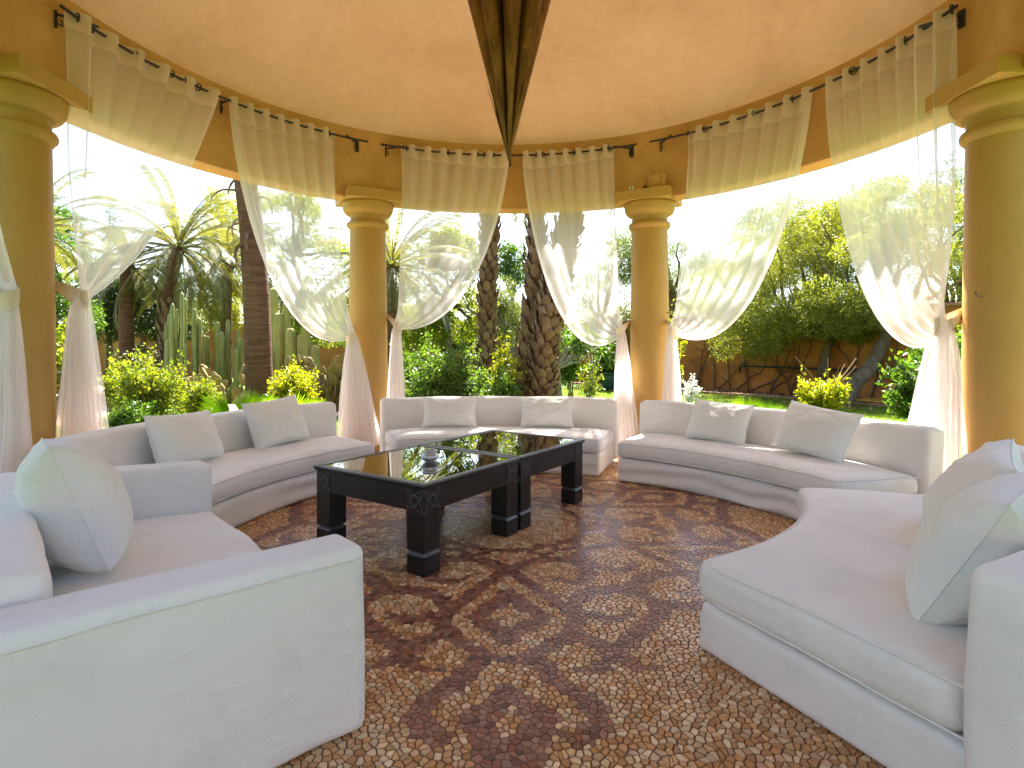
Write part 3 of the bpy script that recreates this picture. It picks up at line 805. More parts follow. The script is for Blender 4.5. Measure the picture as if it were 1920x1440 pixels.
# ---- pillows
def pillow(name, w, h, t, seed, label, loc, az, tilt, roll=0.0, group='loose white pillows on the sofas', mat='pillow'):
    """az: azimuth the pillow's front faces; tilt: lean back in degrees; loc: middle of its lower edge"""
    rr = random.Random(seed); n = 44; V_ = []; F2 = []
    root = empty(name, loc, 0, label, 'pillow', group)
    def surf(side):
        def g_(u, v):
            x, y = u*2-1, v*2-1
            prof = (max(0, 1-x*x)*max(0, 1-y*y))**.40
            # pulled-in edges and pointed corners
            ed = .085*(1-abs(y)**2)*abs(x)**3; ed2 = .085*(1-abs(x)**2)*abs(y)**3
            X = x*(1-ed)*w/2; Z = y*(1-ed2)*h/2
            wr = .016*nz3(x*2.4+seed, y*2.4, side*2+seed)*prof+.006*nz3(x*7+seed, y*7, side+seed)*prof
            wr += .006*math.sin(13*(x*rr_a+y*rr_b)+6*nz3(x*2+seed, y*2, 3))*prof*(abs(x)**2+abs(y)**2)*.8
            sagz = -.018*(1-y*y)*0
            Y = side*(t*.62*prof*(1+.14*(-y))+wr)
            return Vector((X, Y, Z+h/2+sagz))
        return g_
    rr_a, rr_b = rr.uniform(.4, 1), rr.uniform(-.8, .8)
    mb = MB().grid(surf(-1), n, n); m2 = MB().grid(surf(1), n, n)
    mb.add(m2.v, [tuple(reversed(q)) for q in m2.f])
    R = Matrix.Rotation(math.radians(-az+180), 3, 'Z') @ Matrix.Rotation(math.radians(-tilt), 3, 'X') @ Matrix.Rotation(math.radians(roll), 3, 'Y')
    mb.v = [tuple(R @ Vector(p)) for p in mb.v]
    lo = min(p[2] for p in mb.v); mb.v = [(p[0], p[1], p[2]-lo) for p in mb.v]
    mb.build('cover', M[mat], root, True)
    # seam cord round the edge
    g_ = surf(1); E = [g_(u, 0) for u in np.linspace(0, 1, 14)]+[g_(1, v) for v in np.linspace(0, 1, 14)[1:]]+[g_(u, 1) for u in np.linspace(1, 0, 14)[1:]]+[g_(0, v) for v in np.linspace(1, 0, 14)[1:]]
    E = [R @ Vector((p.x, 0, p.z)) for p in E]
    MB().tube([(p.x, p.y, p.z-lo) for p in E], .0028, 5, False).build('seam', M[mat], root, True)
    return root
def seat_pt(px, py, h=.385):
    D = FPX*(CAM_H-h)/(py-654); x, y = at(px, D); return (x, y, h)
def on_arc(centre, az, r, h): 
    return (centre[0]+r*math.sin(math.radians(az)), centre[1]+r*math.cos(math.radians(az)), h)
cc = (-.10, 2.85+Y0); cr = (-.42, 2.92+Y0); cl = (.747, 3.32+Y0); cn = (-.033, 3.94+Y0)
pillow('pillow', .58, .33, .17, 1, 'white pillow with sun and shade bands, in front of the rose bush', on_arc(cc, -9.6, 3.08, .36), -11+180, 22, 2.5)
pillow('pillow', .57, .34, .16, 2, 'white pillow with sunlit top in front of the leaning palm trunks', on_arc(cc, 9.2, 3.09, .36), 12+180, 21, -2.5)
pillow('pillow', .56, .385, .17, 3, 'white pillow in front of the small fan palm, on the olive side sofa', on_arc(cr, 53.7-6.8, 3.06, .36), 45.5+180, 25, 3)
pillow('pillow', .61, .41, .19, 4, 'white pillow in front of the yellow leafed shrub, on the olive side sofa', on_arc(cr, 53.7+8.6, 3.03, .36), 63+180, 28, 6)
pillow('pillow', .56, .42, .18, 5, 'white pillow in front of the fibrous palm trunk, on the cactus side sofa', on_arc(cl, -69.3+9.0, 3.07, .36), -61.7+180, 22, -4)
pillow('pillow', .58, .40, .19, 6, 'white pillow in front of the twiggy green shrub, on the cactus side sofa', on_arc(cl, -69.3-7.4, 3.07, .36), -77.5+180, 22, 2)
pillow('pillow', .50, .50, .26, 7, 'fat square white pillow standing edge-on in the armed sofa', (-1.60, 2.22+Y0, .365), 47, 20, 4)
pillow('pillow', .54, .46, .23, 8, 'large white pillow on the deep sofa, leaning in front of its twin', on_arc(cn, 130.3+14.5, 2.54, .37), 140+180, 28, 3)
pillow('pillow', .52, .46, .20, 9, 'large white pillow on the deep sofa, half hidden behind its twin', on_arc(cn, 130.3-2.5, 2.40, .37), 126+180, 34, 8)

# ================================================================== tables
U_ = Vector((.5655, .8247)); ang = math.atan2(U_.y, U_.x)      # the two tables share one axis
def make_table(label, corner):
    S = .915; H = .487
    root = empty('coffee_table', (corner[0], corner[1], .004), ang, label, 'coffee table', 'pair of black coffee tables')
    # local x runs along the shared axis, local y to the other side
    fr = .052
    for (a, b_) in (((0, 0), (S, fr)), ((0, S-fr), (S, S)), ((0, fr), (fr, S-fr)), ((S-fr, fr), (S, S-fr))):
        lx, ly = b_[0]-a[0], b_[1]-a[1]
        v, f = rblock(lx-.001, ly-.001, .026, .009, (2, 2, 2))
        MB().add([q+Vector(((a[0]+b_[0])/2, (a[1]+b_[1])/2, H-.013)) for q in v], f).build('rim', M['lacquer'], root, True)
    MB().box((fr-.004, fr-.004, H-.016), (S-fr+.004, S-fr+.004, H-.0035)).build('mirror_top', M['mirror'], root)
    # worn bevel line round the rim
    e = .003
    MB().tube([(e, e, H-.006), (S-e, e, H-.006), (S-e, S-e, H-.006), (e, S-e, H-.006), (e, e, H-.006)], .0042, 6).build('rim_bead', M['edge'], root)
    i0 = .014; w = .125
    for (a, b_) in (((w+i0, i0+.004), (S-w-i0, i0+.034)), ((w+i0, S-i0-.034), (S-w-i0, S-i0-.004)), ((i0+.004, w+i0), (i0+.034, S-w-i0)), ((S-i0-.034, w+i0), (S-i0-.004, S-w-i0))):
        MB().box((a[0], a[1], .335), (b_[0], b_[1], H-.027)).build('apron', M['lacquer'], root)
    for cx in (0, 1):
        for cyy in (0, 1):
            x0 = i0 if cx == 0 else S-i0-w; y0 = i0 if cyy == 0 else S-i0-w
            v, f = rblock(w, w, H-.027-.125, .004, (2, 2, 2)); zc = (.125+H-.027)/2
            leg = MB().add([q+Vector((x0+w/2, y0+w/2, zc)) for q in v], f).build('leg', M['lacquer'], root)
            k = .012
            gm = MB(); ring = lambda o, z: [(x0+o, y0+o, z), (x0+w-o, y0+o, z), (x0+w-o, y0+w-o, z), (x0+o, y0+w-o, z)]
            gm.add(ring(k, .1255)+ring(k, .118)+ring(-.001, .104), [(0,1,5,4),(1,2,6,5),(2,3,7,6),(3,0,4,7),(4,5,9,8),(5,6,10,9),(6,7,11,10),(7,4,8,11)])
            gm.build('collar', M['edge'], leg)
            v, f = rblock(w+.002, w+.002, .104, .006, (2, 2, 2))
            MB().add([q+Vector((x0+w/2, y0+w/2, .052)) for q in v], f).build('foot', M['lacquer'], leg)
            # carved crossing arcs on the two outer faces of the corner
            cv = MB()
            fx = x0-.0006 if cx == 0 else x0+w+.0006; fy = y0-.0006 if cyy == 0 else y0+w+.0006
            def arc2(p0, p1, bul, n=10):
                out = []
                for i in range(n+1):
                    t = i/n; s_ = p0[0]+(p1[0]-p0[0])*t; z = p0[1]+(p1[1]-p0[1])*t; q = bul*math.sin(PI*t)
                    dx, dz = p1[0]-p0[0], p1[1]-p0[1]; l = math.hypot(dx, dz); out.append((s_-dz/l*q, z+dx/l*q))
                return out
            zt, zl = H-.034, H-.162
            arcs = [arc2((.004, zl), (w-.006, zt), .020), arc2((.004, zl), (w-.006, zt), -.026), arc2((.004, zt), (w-.002, zl+.02), .022), arc2((.004, zt), (w-.002, zl+.02), -.024), arc2((.02, zt-.05), (w-.02, zt-.04), .012)]
            for A in arcs:
                cv.tube([((x0+(s_ if cx == 0 else w-s_)), fy, z) for s_, z in A], .0011, 4)
                cv.tube([(fx, (y0+(s_ if cyy == 0 else w-s_)), z) for s_, z in A], .0011, 4)
            cv.build('carving', M['carve'], leg)
    return root
c1 = Vector((-.439, 2.93+Y0)); c2 = c1+U_*.921
make_table('black coffee table with mirror top, silver bowl standing on it', c1)
make_table('black coffee table with mirror top, pushed against its twin, nothing on it', c2)
# silver bowl
bx, by = at(806, FPX*(CAM_H-.487)/(866-654))
bowl = empty('bowl', (bx, by, .4845), 0, 'small round silver bowl with flared rim on the mirror top', 'bowl')
MB().lathe([(.001, .0), (.030, 0), (.031, .005), (.036, .010), (.055, .024), (.061, .038), (.057, .052), (.046, .060), (.042, .065), (.048, .073), (.050, .076), (.047, .076), (.039, .066), (.042, .058), (.053, .048), (.055, .036), (.04, .016), (.001, .008)], 40).build('body', M['silver'], bowl, True)
bowl.scale = (.95, .95, .95)
MB().tube([(.0485*math.cos(q), .0485*math.sin(q), .0765) for q in [2*PI*i/32 for i in range(33)]], .0022, 6, False).build('rim', M['silver'], bowl, True)
# ================================================================== garden
GZ = -.085
# soil bed and terracotta wall along the olive trees
WA, WB, WC = Vector((13.2, 8.45+Y0)), Vector((1.0, 25.2+Y0)), Vector((-34, 28.5+Y0))
def wall_run(label, A, B, h, name='garden_wall'):
    d = (B-A); L = d.length; az = math.atan2(d.y, d.x)
    root = empty(name, (A.x, A.y, GZ-.1), az, label, 'wall', 'terracotta garden walls')
    n = max(8, int(L/1.2))
    v = []; f = []
    for i in range(n+1):
        x = L*i/n; w = .012*nz3(x*.7, 3, 1)
        v += [(x, -.10+w, .42), (x, -.10+w, h+.02*nz3(x*.5, 1, 1)), (x, .14, h), (x, .14, 0)]
    for i in range(n):
        for k in range(3): a = i*4+k; f.append((a, a+4, a+5, a+1))
    f += [(0, 1, 2, 3), (n*4+3, n*4+2, n*4+1, n*4)]
    MB().add(v, f).build('wall_face', M['wall'], root)
    MB().box((0, -.135, 0), (L, .13, .42)).build('wall_foot', M['plinth'], root)
    v, f = rblock(L, .34, .08, .02, (20, 2, 2)); MB().add([q+Vector((L/2, .02, h+.035)) for q in v], f).build('coping', M['kerb'], root)
    return root, az, L
wr_root, wr_az, wr_L = wall_run('terracotta garden wall behind the olive trees, bare vine stems on it', WA, WB, 2.35)
wall_run('terracotta garden wall far behind the cacti and palms', WB+Vector((-.2, .15)), WC, 2.5)
du = (WB-WA).normalized(); dn = Vector((du.y, -du.x))
if dn.dot(Vector((0, 0))-WA) < 0: dn = -dn           # towards the pavilion
bed = MB(); NB_ = 60
for i in range(NB_+1):
    p = WA+du*((WB-WA).length*i/NB_); wdt = 1.35+.14*math.sin(i*.45)+.06*nz3(i*.7, 2, 2)
    a, b2 = p+dn*.0, p+dn*wdt
    bed.v += [(a.x, a.y, GZ+.03), (p.x+dn.x*.6, p.y+dn.y*.6, GZ+.045), (b2.x, b2.y, GZ+.008)]
bed.f = [q for i in range(NB_) for q in ((i*3, i*3+3, i*3+4, i*3+1), (i*3+1, i*3+4, i*3+5, i*3+2))]
tag(bed.build('planting_bed', M['soil'], None, True), 'bare brown planting bed along the terracotta wall', kind='structure')
# kerb of long terracotta pieces
kerb = empty('kerb', (WA.x, WA.y, GZ), 0); tag(kerb, 'low terracotta edging between lawn and planting bed', kind='structure')
for i in range(NB_):
    p, q = Vector(bed.v[i*3+2]), Vector(bed.v[i*3+5]); d = (q-p); s_ = Vector((-d.y, d.x, 0)).normalized()*.07
    p = p+d*.02; q = q-d*.02; o = Vector((WA.x, WA.y, GZ))
    vv = [p-s_, q-s_, q+s_, p+s_]; h = Vector((0, 0, .05+random.uniform(-.006, .006)))
    MB().add([x-o for x in vv]+[x-o+h for x in vv], [(0,3,2,1),(4,5,6,7),(0,1,5,4),(1,2,6,5),(2,3,7,6),(3,0,4,7)]).build('edging', M['kerb'], kerb)

# path on the cactus side
pm = MB(); PTS = [(-3.9, 2.2), (-5.6, 3.4), (-7.8, 5.2), (-10.5, 7.8), (-12.5, 11.5), (-13.0, 16)]
for i, (x, y) in enumerate(PTS):
    wd = (.5, .7, 1.0, 1.9, 2.3, 2.3)[i]; j = min(i+1, len(PTS)-1); k = max(i-1, 0)
    t = Vector((PTS[j][0]-PTS[k][0], PTS[j][1]-PTS[k][1])).normalized(); s_ = Vector((-t.y, t.x))*wd
    pm.v += [(x+s_.x, y+s_.y, GZ+.006), (x-s_.x, y-s_.y, GZ+.006)]
pm.f = [(i*2, i*2+1, i*2+3, i*2+2) for i in range(2, len(PTS)-1)]
path = tag(pm.build('path', M['gravel']), 'pinkish gravel path leading past the twiggy shrub', kind='structure')
for i in range(13):
    x = -4.75-.30*i; y = 1.05+.30*i; hw = .52+random.uniform(-.05, .05); t = Vector((-.707, .707)); s_ = Vector((.707, .707))
    c = Vector((x, y)); q = [c+t*.125+s_*hw, c-t*.125+s_*hw, c-t*.125-s_*hw, c+t*.125-s_*hw]
    zt = GZ+.022+random.uniform(-.004, .004)
    MB().add([(p.x+random.uniform(-.02, .02), p.y+random.uniform(-.02, .02), z) for z in (GZ-.02, zt) for p in q], [(0,1,2,3)[::-1], (4,5,6,7), (0,1,5,4), (1,2,6,5), (2,3,7,6), (3,0,4,7)]).build('stepping_slab', M['terrace2'], path)

# ---- leaves
def leaf_quads(P, Nrm, size, aspect, rng, fold=.25):
    """rhombic leaves at P pointing along Nrm"""
    n = len(P); d = Nrm/np.linalg.norm(Nrm, axis=1, keepdims=True)
    r = rng.normal(size=(n, 3)); s = np.cross(d, r); s /= np.linalg.norm(s, axis=1, keepdims=True)+1e-9
    up = np.cross(s, d); L = size*rng.uniform(.65, 1.35, (n, 1)); W = L*aspect*.5
    a = P; c = P+d*L; m = P+d*L*.45+up*L*fold*.3
    V_ = np.stack([a, m+s*W, c, m-s*W], 1).reshape(-1, 3)
    Q = np.arange(n*4).reshape(n, 4)
    return V_, Q
def crown_points(rng, n, clumps, spread):
    """clumps: list of (centre, radius)"""
    C_ = np.array([c for c, r in clumps]); R_ = np.array([r for c, r in clumps])
    w = R_**2.2; idx = rng.choice(len(C_), n, p=w/w.sum())
    u = rng.normal(size=(n, 3)); u /= np.linalg.norm(u, axis=1, keepdims=True)
    rad = R_[idx]*rng.uniform(.25, 1, n)**spread
    P = C_[idx]+u*rad[:, None]*np.array([1, 1, .8]); return P, u
def ell_clumps(rng, c, rx, ry, rz, k, cr, inner=.45):
    out = []
    for i in range(k):
        u = rng.normal(size=3); u /= np.linalg.norm(u); t = rng.uniform(inner, 1)**.6
        out.append((np.array(c)+u*np.array([rx, ry, rz])*t, cr*rng.uniform(.65, 1.35)))
    return out
def foliage(name, clumps, n, size, aspect, mat, parent, seed, droop=-.2, out=.8, spread=.5, fold=.25):
    rng = np.random.default_rng(seed); P, u = crown_points(rng, n, clumps, spread)
    d = u*out+rng.normal(size=(n, 3))*.7+np.array([0, 0, droop])
    V_, Q = leaf_quads(P, d, size, aspect, rng, fold)
    V_ -= np.array(parent.location)
    return link(name, np_mesh(name, V_, Q, mat), parent)
def limbs(mb, base, targets, r0, rng, split=.45, n=7):
    for t in targets:
        b = Vector(base); t = Vector(t); m1 = b.lerp(t, .4)+Vector((rng.normal()*.12, rng.normal()*.12, rng.normal()*.08))*(t-b).length*.5
        pts = [b.lerp(m1, k/3) if k < 3 else m1.lerp(t, (k-3)/3) for k in range(7)]
        pts = [p+Vector((rng.normal(), rng.normal(), rng.normal()))*.02*(t-b).length for p in pts]; pts[0] = b
        mb.tube(pts, [r0*(1-.85*k/6) for k in range(7)], 6)

def tree(label, trunk_pts, trunk_r, ells, k, cr, nleaf, size, aspect, mat, seed, name='olive_tree', cat='tree', group=None, bark='bark', nl=12, droop=-.2, inner=.45, extra=None, spread=.5):
    """ells: list of (centre, rx, ry, rz)"""
    rng = np.random.default_rng(seed)
    b0 = trunk_pts[0]; root = empty(name, (b0[0], b0[1], GZ), 0, label, cat, group); o = Vector(root.location)
    tr = MB(); pts = [Vector(p)-o for p in trunk_pts]; pts[0].z -= .05
    fine = []
    for i in range(len(pts)-1):
        for q in range(4): fine.append(pts[i].lerp(pts[i+1], q/4)+Vector((rng.normal(), rng.normal(), 0))*trunk_r*.10)
    fine.append(pts[-1]); m = len(fine)
    tr.tube(fine, [trunk_r*(1.25 if i == 0 else 1)*(1-.45*i/m) for i in range(m)], 10)
    clumps = []
    for (c, rx, ry, rz) in ells: clumps += ell_clumps(rng, c, rx, ry, rz, k, cr, inner)
    tg = [Vector(clumps[i][0])-o for i in rng.choice(len(clumps), min(nl, len(clumps)), replace=False)]
    limbs(tr, fine[-1], tg, trunk_r*.5, rng)
    tr.build('trunk', M[bark], root, True)
    cw = foliage('crown', clumps, nleaf, size, aspect, M[mat], root, seed+1, droop, spread=spread)
    if extra:
        foliage('blossom', clumps, extra[1], extra[2], .8, M[extra[0]], root, seed+2, .1, spread=.12)
    return root
def shrub(label, px, D, ztop, half_w, nst, nleaf, size, aspect, mat, seed, name='shrub', group=None, tw='twig', zlow=.12, cr=.16, k=26, depth=None, droop=-.1, spread=.5, bare=0, stem_r=.011, loose=1.0):
    """many shoots fan out from the foot, leaves sit along the upper part of every shoot"""
    rng = np.random.default_rng(seed); x, y = at(px, D)
    root = empty(name, (x, y, GZ), 0, label, 'shrub', group); H = ztop-GZ; dp = depth or half_w
    st = MB(); LP, LD = [], []
    ns = max(nst, int(k*1.7)); per = max(6, int(nleaf/(ns*3.2)))
    for i in range(ns):
        a = rng.uniform(0, 2*PI); t = rng.uniform(0, 1)**.55; hz = rng.uniform(max(.25, zlow), 1)**.8*(1-.30*t*t)*(1+.10*rng.normal())
        tip = Vector((math.cos(a)*half_w*t, math.sin(a)*dp*t, H*min(1.06, hz))); b = Vector((rng.normal()*.05*half_w/.4, rng.normal()*.05, -.03))
        mid = b.lerp(tip, .5)+Vector((-tip.x*.14, -tip.y*.14, .05*H)); pl = [b, b.lerp(mid, .5), mid, mid.lerp(tip, .5), tip]
        if i < nst: st.tube(pl, [stem_r, stem_r*.9, stem_r*.75, stem_r*.55, stem_r*.3], 5)
        shoots = [(mid, tip)]
        for j in range(3):
            p0 = mid.lerp(tip, rng.uniform(-.2, .75)); q = p0+Vector((rng.normal(), rng.normal(), abs(rng.normal())*.8+.15)).normalized()*cr*rng.uniform(.9, 1.9)*loose
            shoots.append((p0, q))
            if i < nst: st.tube([p0, q], [stem_r*.4, stem_r*.2], 4, False)
        for p0, p1 in shoots:
            d = np.array((p1-p0).normalized()); m = max(4, int(per*rng.uniform(.6, 1.4)))
            tt = rng.uniform(0, 1.05, m)[:, None]
            P = np.array(p0)[None]*(1-tt)+np.array(p1)[None]*tt+rng.normal(size=(m, 3))*cr*.20
            LP.append(P); LD.append(d[None]*.6+rng.normal(size=(m, 3))*.8+np.array([0, 0, droop]))
    for i in range(bare):
        a = rng.uniform(0, 2*PI); b = Vector((0, 0, H*.4)); t = Vector((math.cos(a)*half_w*1.2, math.sin(a)*half_w*.8, H*rng.uniform(1.0, 1.18)))
        st.tube([b, b.lerp(t, .5)+Vector((.05, 0, .05)), t], [.012, .009, .004], 5)
    st.build('stems', M[tw], root, True)
    P = np.concatenate(LP); keep = P[:, 2] > .01; V_, Q = leaf_quads(P[keep], np.concatenate(LD)[keep], size, aspect, rng)
    link('leaves', np_mesh('leaves', V_, Q, M[mat]), root)
    return root

# ---- olive trees against the wall
def P3(px, D, py): x, y = at(px, D); return (x, y, zat(py, D))
def E(px, D, py, rx, ry, rz): return (P3(px, D, py), rx, ry, rz)
OG = 'olive trees along the terracotta wall'
x0, y0 = at(1573, 12.6)
tree('leaning olive tree with a thick slanting trunk by the hose coil', [(x0, y0, GZ), P3(1600, 12.7, 722), P3(1628, 12.9, 695), P3(1650, 13.1, 655), P3(1664, 13.2, 625)], .20,
     [E(1650, 13.3, 520, 1.9, 1.5, 1.35), E(1760, 13.0, 500, 1.6, 1.4, 1.6), E(1690, 13.6, 410, 1.2, 1.2, 1.0), E(1600, 13.3, 590, 1.1, 1.0, .55)], 30, .36, 52000, .075, .22, 'olive', 101, group=OG)
x0, y0 = at(1540, 14.6)
tree('upright olive tree standing behind the yellow leafed shrub', [(x0, y0, GZ), P3(1543, 14.6, 690), P3(1550, 14.6, 660), P3(1566, 14.6, 622)], .15,
     [E(1560, 14.8, 500, 1.7, 1.5, 1.3), E(1520, 14.8, 420, 1.1, 1.1, 1.05), E(1480, 14.6, 600, 1.3, 1.1, .55), E(1590, 15, 430, .9, .9, .9), E(1540, 14.6, 590, 1.2, 1.1, .5)], 34, .38, 60000, .075, .22, 'olive', 111, group=OG)
x0, y0 = at(1500, 15.6)
tree('olive tree with low spreading crown beside the dark pipe end', [(x0, y0, GZ), P3(1503, 15.6, 680), P3(1494, 15.6, 645), P3(1488, 15.6, 620)], .13,
     [E(1440, 15.5, 560, 1.5, 1.4, .95), E(1400, 15.2, 630, 1.2, 1.1, .6), E(1450, 15.7, 470, 1.2, 1.2, .9), E(1360, 16, 560, 1.1, 1.1, .9)], 28, .36, 44000, .075, .22, 'olive', 121, group=OG)
x0, y0 = at(1262, 19)
tree('tall grey green tree rising behind the speaker column', [(x0, y0, GZ), P3(1262, 19, 640), P3(1258, 19, 560)], .17,
     [E(1268, 19, 520, 1.2, 1.4, 1.6), E(1215, 19.5, 500, 1.2, 1.4, 1.9), E(1330, 19.5, 540, 1.4, 1.4, 1.3), E(1180, 19.5, 480, .6, .9, .9)], 26, .4, 26000, .095, .22, 'olive_far', 131, group=OG)
x0, y0 = at(1120, 21)
tree('rounded olive tree far behind the leaning palm trunks', [(x0, y0, GZ), P3(1122, 21, 640), P3(1126, 21, 600)], .17,
     [E(1120, 21, 560, 1.5, 1.5, 1.2), E(1160, 21, 500, 1.0, 1.1, 1.0), E(1090, 21, 620, 1.3, 1.2, .7), E(1165, 21, 610, 1.0, 1.0, .8)], 26, .42, 22000, .10, .24, 'olive_far', 141, group=OG)

# ---- background trees
BG = 'trees far behind the palms'
x0, y0 = at(962, 25)
tree('small bright green tree in the gap behind the palm trunks', [(x0, y0, GZ), P3(962, 25, 620), P3(961, 25, 560)], .12, [E(961, 25, 500, .6, .7, 1.0), E(955, 25, 590, .9, .8, .8)], 22, .35, 12000, .11, .45, 'green', 151, 'background_tree', group=BG, bark='greybark')
x0, y0 = at(948, 20)
tree('grey green bushy tree between the palm trunks', [(x0, y0, GZ), P3(948, 20, 660), P3(948, 20, 620)], .12, [E(950, 20, 600, .9, 1.0, .75), E(938, 20, 560, .6, .8, .6)], 24, .34, 14000, .085, .25, 'olive_far', 161, 'background_tree', group=BG, bark='greybark')
x0, y0 = at(838, 18)
tree('broad shady tree behind the rose bush', [(x0, y0, GZ), P3(838, 18, 640), P3(835, 18, 560)], .2, [E(820, 18, 520, 1.3, 1.3, 1.1), E(870, 18.5, 590, 1.2, 1.2, .8), E(790, 18, 610, .9, .9, .8), E(850, 18, 460, .8, 1.0, .8)], 22, .4, 26000, .10, .4, 'lime', 171, 'background_tree', group=BG)
x0, y0 = at(880, 22)
tree('dark shady tree far behind the rose bush', [(x0, y0, GZ), P3(880, 22, 660), P3(880, 22, 620)], .2, [E(880, 22, 620, 1.5, 1.2, .7), E(820, 22, 620, 1.3, 1.2, .8)], 22, .42, 16000, .10, .4, 'dark', 175, 'background_tree', group=BG)
x0, y0 = at(560, 17)
tree('airy lime green tree behind the swagged curtain', [(x0, y0, GZ), P3(560, 17, 620), P3(556, 17, 480)], .14, [E(545, 17, 420, 1.0, 1.2, 1.1), E(600, 17.5, 500, 1.0, 1.2, 1.2), E(520, 17, 540, .7, 1.0, .9), E(575, 17, 600, 1.0, 1.0, .7)], 20, .34, 22000, .10, .3, 'lime', 181, 'background_tree', group=BG)
x0, y0 = at(700, 21)
tree('dark green tree behind the column beside the rose bush', [(x0, y0, GZ), P3(700, 21, 640), P3(704, 21, 560)], .16, [E(700, 21, 560, 1.4, 1.3, 1.5), E(640, 22, 600, 1.3, 1.2, 1.0), E(745, 21, 520, .8, 1.0, 1.2)], 24, .42, 20000, .11, .3, 'green', 186, 'background_tree', group=BG)
x0, y0 = at(420, 20)
tree('yellow green weeping pepper tree behind the candelabra cactus', [(x0, y0, GZ), P3(420, 20, 620), P3(424, 20, 540)], .16,
     [E(425, 20, 500, 1.0, 1.2, 1.2), E(400, 20, 560, 1.1, 1.2, .9), E(440, 20.5, 440, .8, 1.0, 1.5), E(446, 20, 560, .8, 1.0, 1.1), E(416, 21, 400, .55, .8, 1.3)], 24, .36, 36000, .13, .14, 'pepper', 191, 'pepper_tree', group=BG, droop=-1.3)
for i, (px, D, py, mt, sd) in enumerate(((205, 23, 600, 'dark', 201), (268, 23, 595, 'dark', 206), (330, 24, 600, 'dark', 211))):
    x0, y0 = at(px, D)
    tree(('dark evergreen with white blossoms over the far wall, behind the slim palm trunk', 'dark evergreen with white blossoms between the two slim palm trunks', 'dark evergreen with white blossoms behind the column cactus')[i], [(x0, y0, GZ), P3(px, D, 660), P3(px, D, 630)], .16,
         [E(px, D, py, 1.3, 1.2, .95), E(px+10, D, py-45, 1.1, 1.1, .7)], 24, .42, 15000, .10, .45, mt, sd, 'background_tree', group=BG, extra=('blossom', 420, .09))
x0, y0 = at(95, 20)
tree('bright green tree beyond the path, behind the thick column', [(x0, y0, GZ), P3(95, 20, 660), P3(95, 20, 600)], .16, [E(95, 20, 500, 1.2, 1.2, 1.5), E(60, 21, 560, 1.5, 1.2, 1.2), E(120, 20, 590, 1.2, 1.2, .8), E(85, 22, 420, 1.1, 1.1, .8)], 22, .42, 24000, .12, .4, 'green', 221, 'background_tree', group=BG)
x0, y0 = at(205, 30)
rngc = np.random.default_rng(231)
cyp = empty('cypress_tree', (x0, y0, GZ), 0, 'slim dark conifer showing faintly through the tight curtain', 'tree', BG)
MB().tube([(0, 0, -.05), (0, 0, 8.4)], [.16, .03], 8).build('trunk', M['bark'], cyp, True)
foliage('crown', [(np.array([x0, y0, z])+rngc.normal(size=3)*np.array([.25, .25, .1]), max(.25, .85*(1-z/9.2))) for z in np.linspace(1.2, 8.6, 34)], 14000, .13, .25, M['dark'], cyp, 232, -.4)
for i, (px, D, py, sd) in enumerate(((1330, 20, 600, 241), (1420, 18, 500, 246), (1880, 14, 500, 251), (1800, 15.5, 420, 256), (1530, 17.5, 500, 261), (1630, 16, 470, 266))):
    x0, y0 = at(px, D)
    tree(('grey green tree showing through the curtain beside the speaker column', 'tall olive behind the wall, top showing over its neighbours', 'olive tree behind the thick column by the deep sofa', 'tall pale olive showing over the leaning olive', 'pale olive filling the gap behind the upright olive', 'pale olive behind the leaning olive, close to the wall')[i], [(x0, y0, GZ), P3(px, D, 660), P3(px, D, 600)], .17,
         [E(px, D, py, 1.4, 1.4, 1.2), E(px+30, D, py-60, 1.1, 1.2, 1.0)], 24, .42, 18000, .095, .22, 'olive_far', sd, group=OG)

# ---- shrubs
shrub('twiggy yellow green shrub with many thin stems beside the gravel path', 283, 9.0, zat(650, 9), .62, 46, 9500, .048, .5, 'lime', 301, 'twiggy_shrub', k=46, cr=.17, zlow=.25, stem_r=.009)
shrub('low dark green bush at the foot of the twiggy shrub', 240, 8.2, zat(742, 8.2), .34, 12, 3800, .05, .5, 'green', 305, 'low_bush', k=20, cr=.13)
shrub('small thin leafed plant beside the tied curtain near the path', 212, 9.6, zat(650, 9.6), .22, 8, 1500, .06, .5, 'lime', 307, 'leafy_plant', k=14, cr=.12)
shrub('leafy green bush beyond the path, behind the thick column', 108, 10.5, zat(612, 10.5), .35, 10, 2600, .085, .5, 'lime', 309, 'leafy_plant', k=16, cr=.2, zlow=.5)
shrub('dense bright yellow leafed shrub beside the fibrous palm trunk', 553, 10.2, zat(672, 10.2), .42, 16, 5600, .055, .6, 'yellow', 311, 'yellow_shrub', k=30, cr=.16)
shrub('dense green rose bush behind the palm facing sofa', 840, 9.0, zat(640, 9), .72, 34, 16000, .055, .55, 'rose', 321, 'rose_bush', k=60, cr=.20, depth=.5)
shrub('round green bush with pale tips beside the tied curtain', 775, 10.2, zat(628, 10.2), .50, 20, 8000, .055, .5, 'green', 325, 'green_bush', k=36, cr=.2)
shrub('slender yellow green shrub in front of the leaning palm trunks', 945, 10.0, zat(632, 10), .24, 12, 4200, .055, .55, 'yellow', 331, 'yellow_shrub', k=26, cr=.13)
shrub('green bush between rose bush and leaning palm trunks', 935, 9.4, zat(690, 9.4), .36, 14, 5200, .05, .55, 'rose', 333, 'green_bush', k=26, cr=.15)
shrub('loose yellow leafed shrub with bare pink twigs on the lawn', 1543, 9.6, zat(688, 9.6), .44, 22, 3600, .062, .6, 'yellow', 341, 'yellow_shrub', k=38, cr=.12, bare=7, zlow=.15)
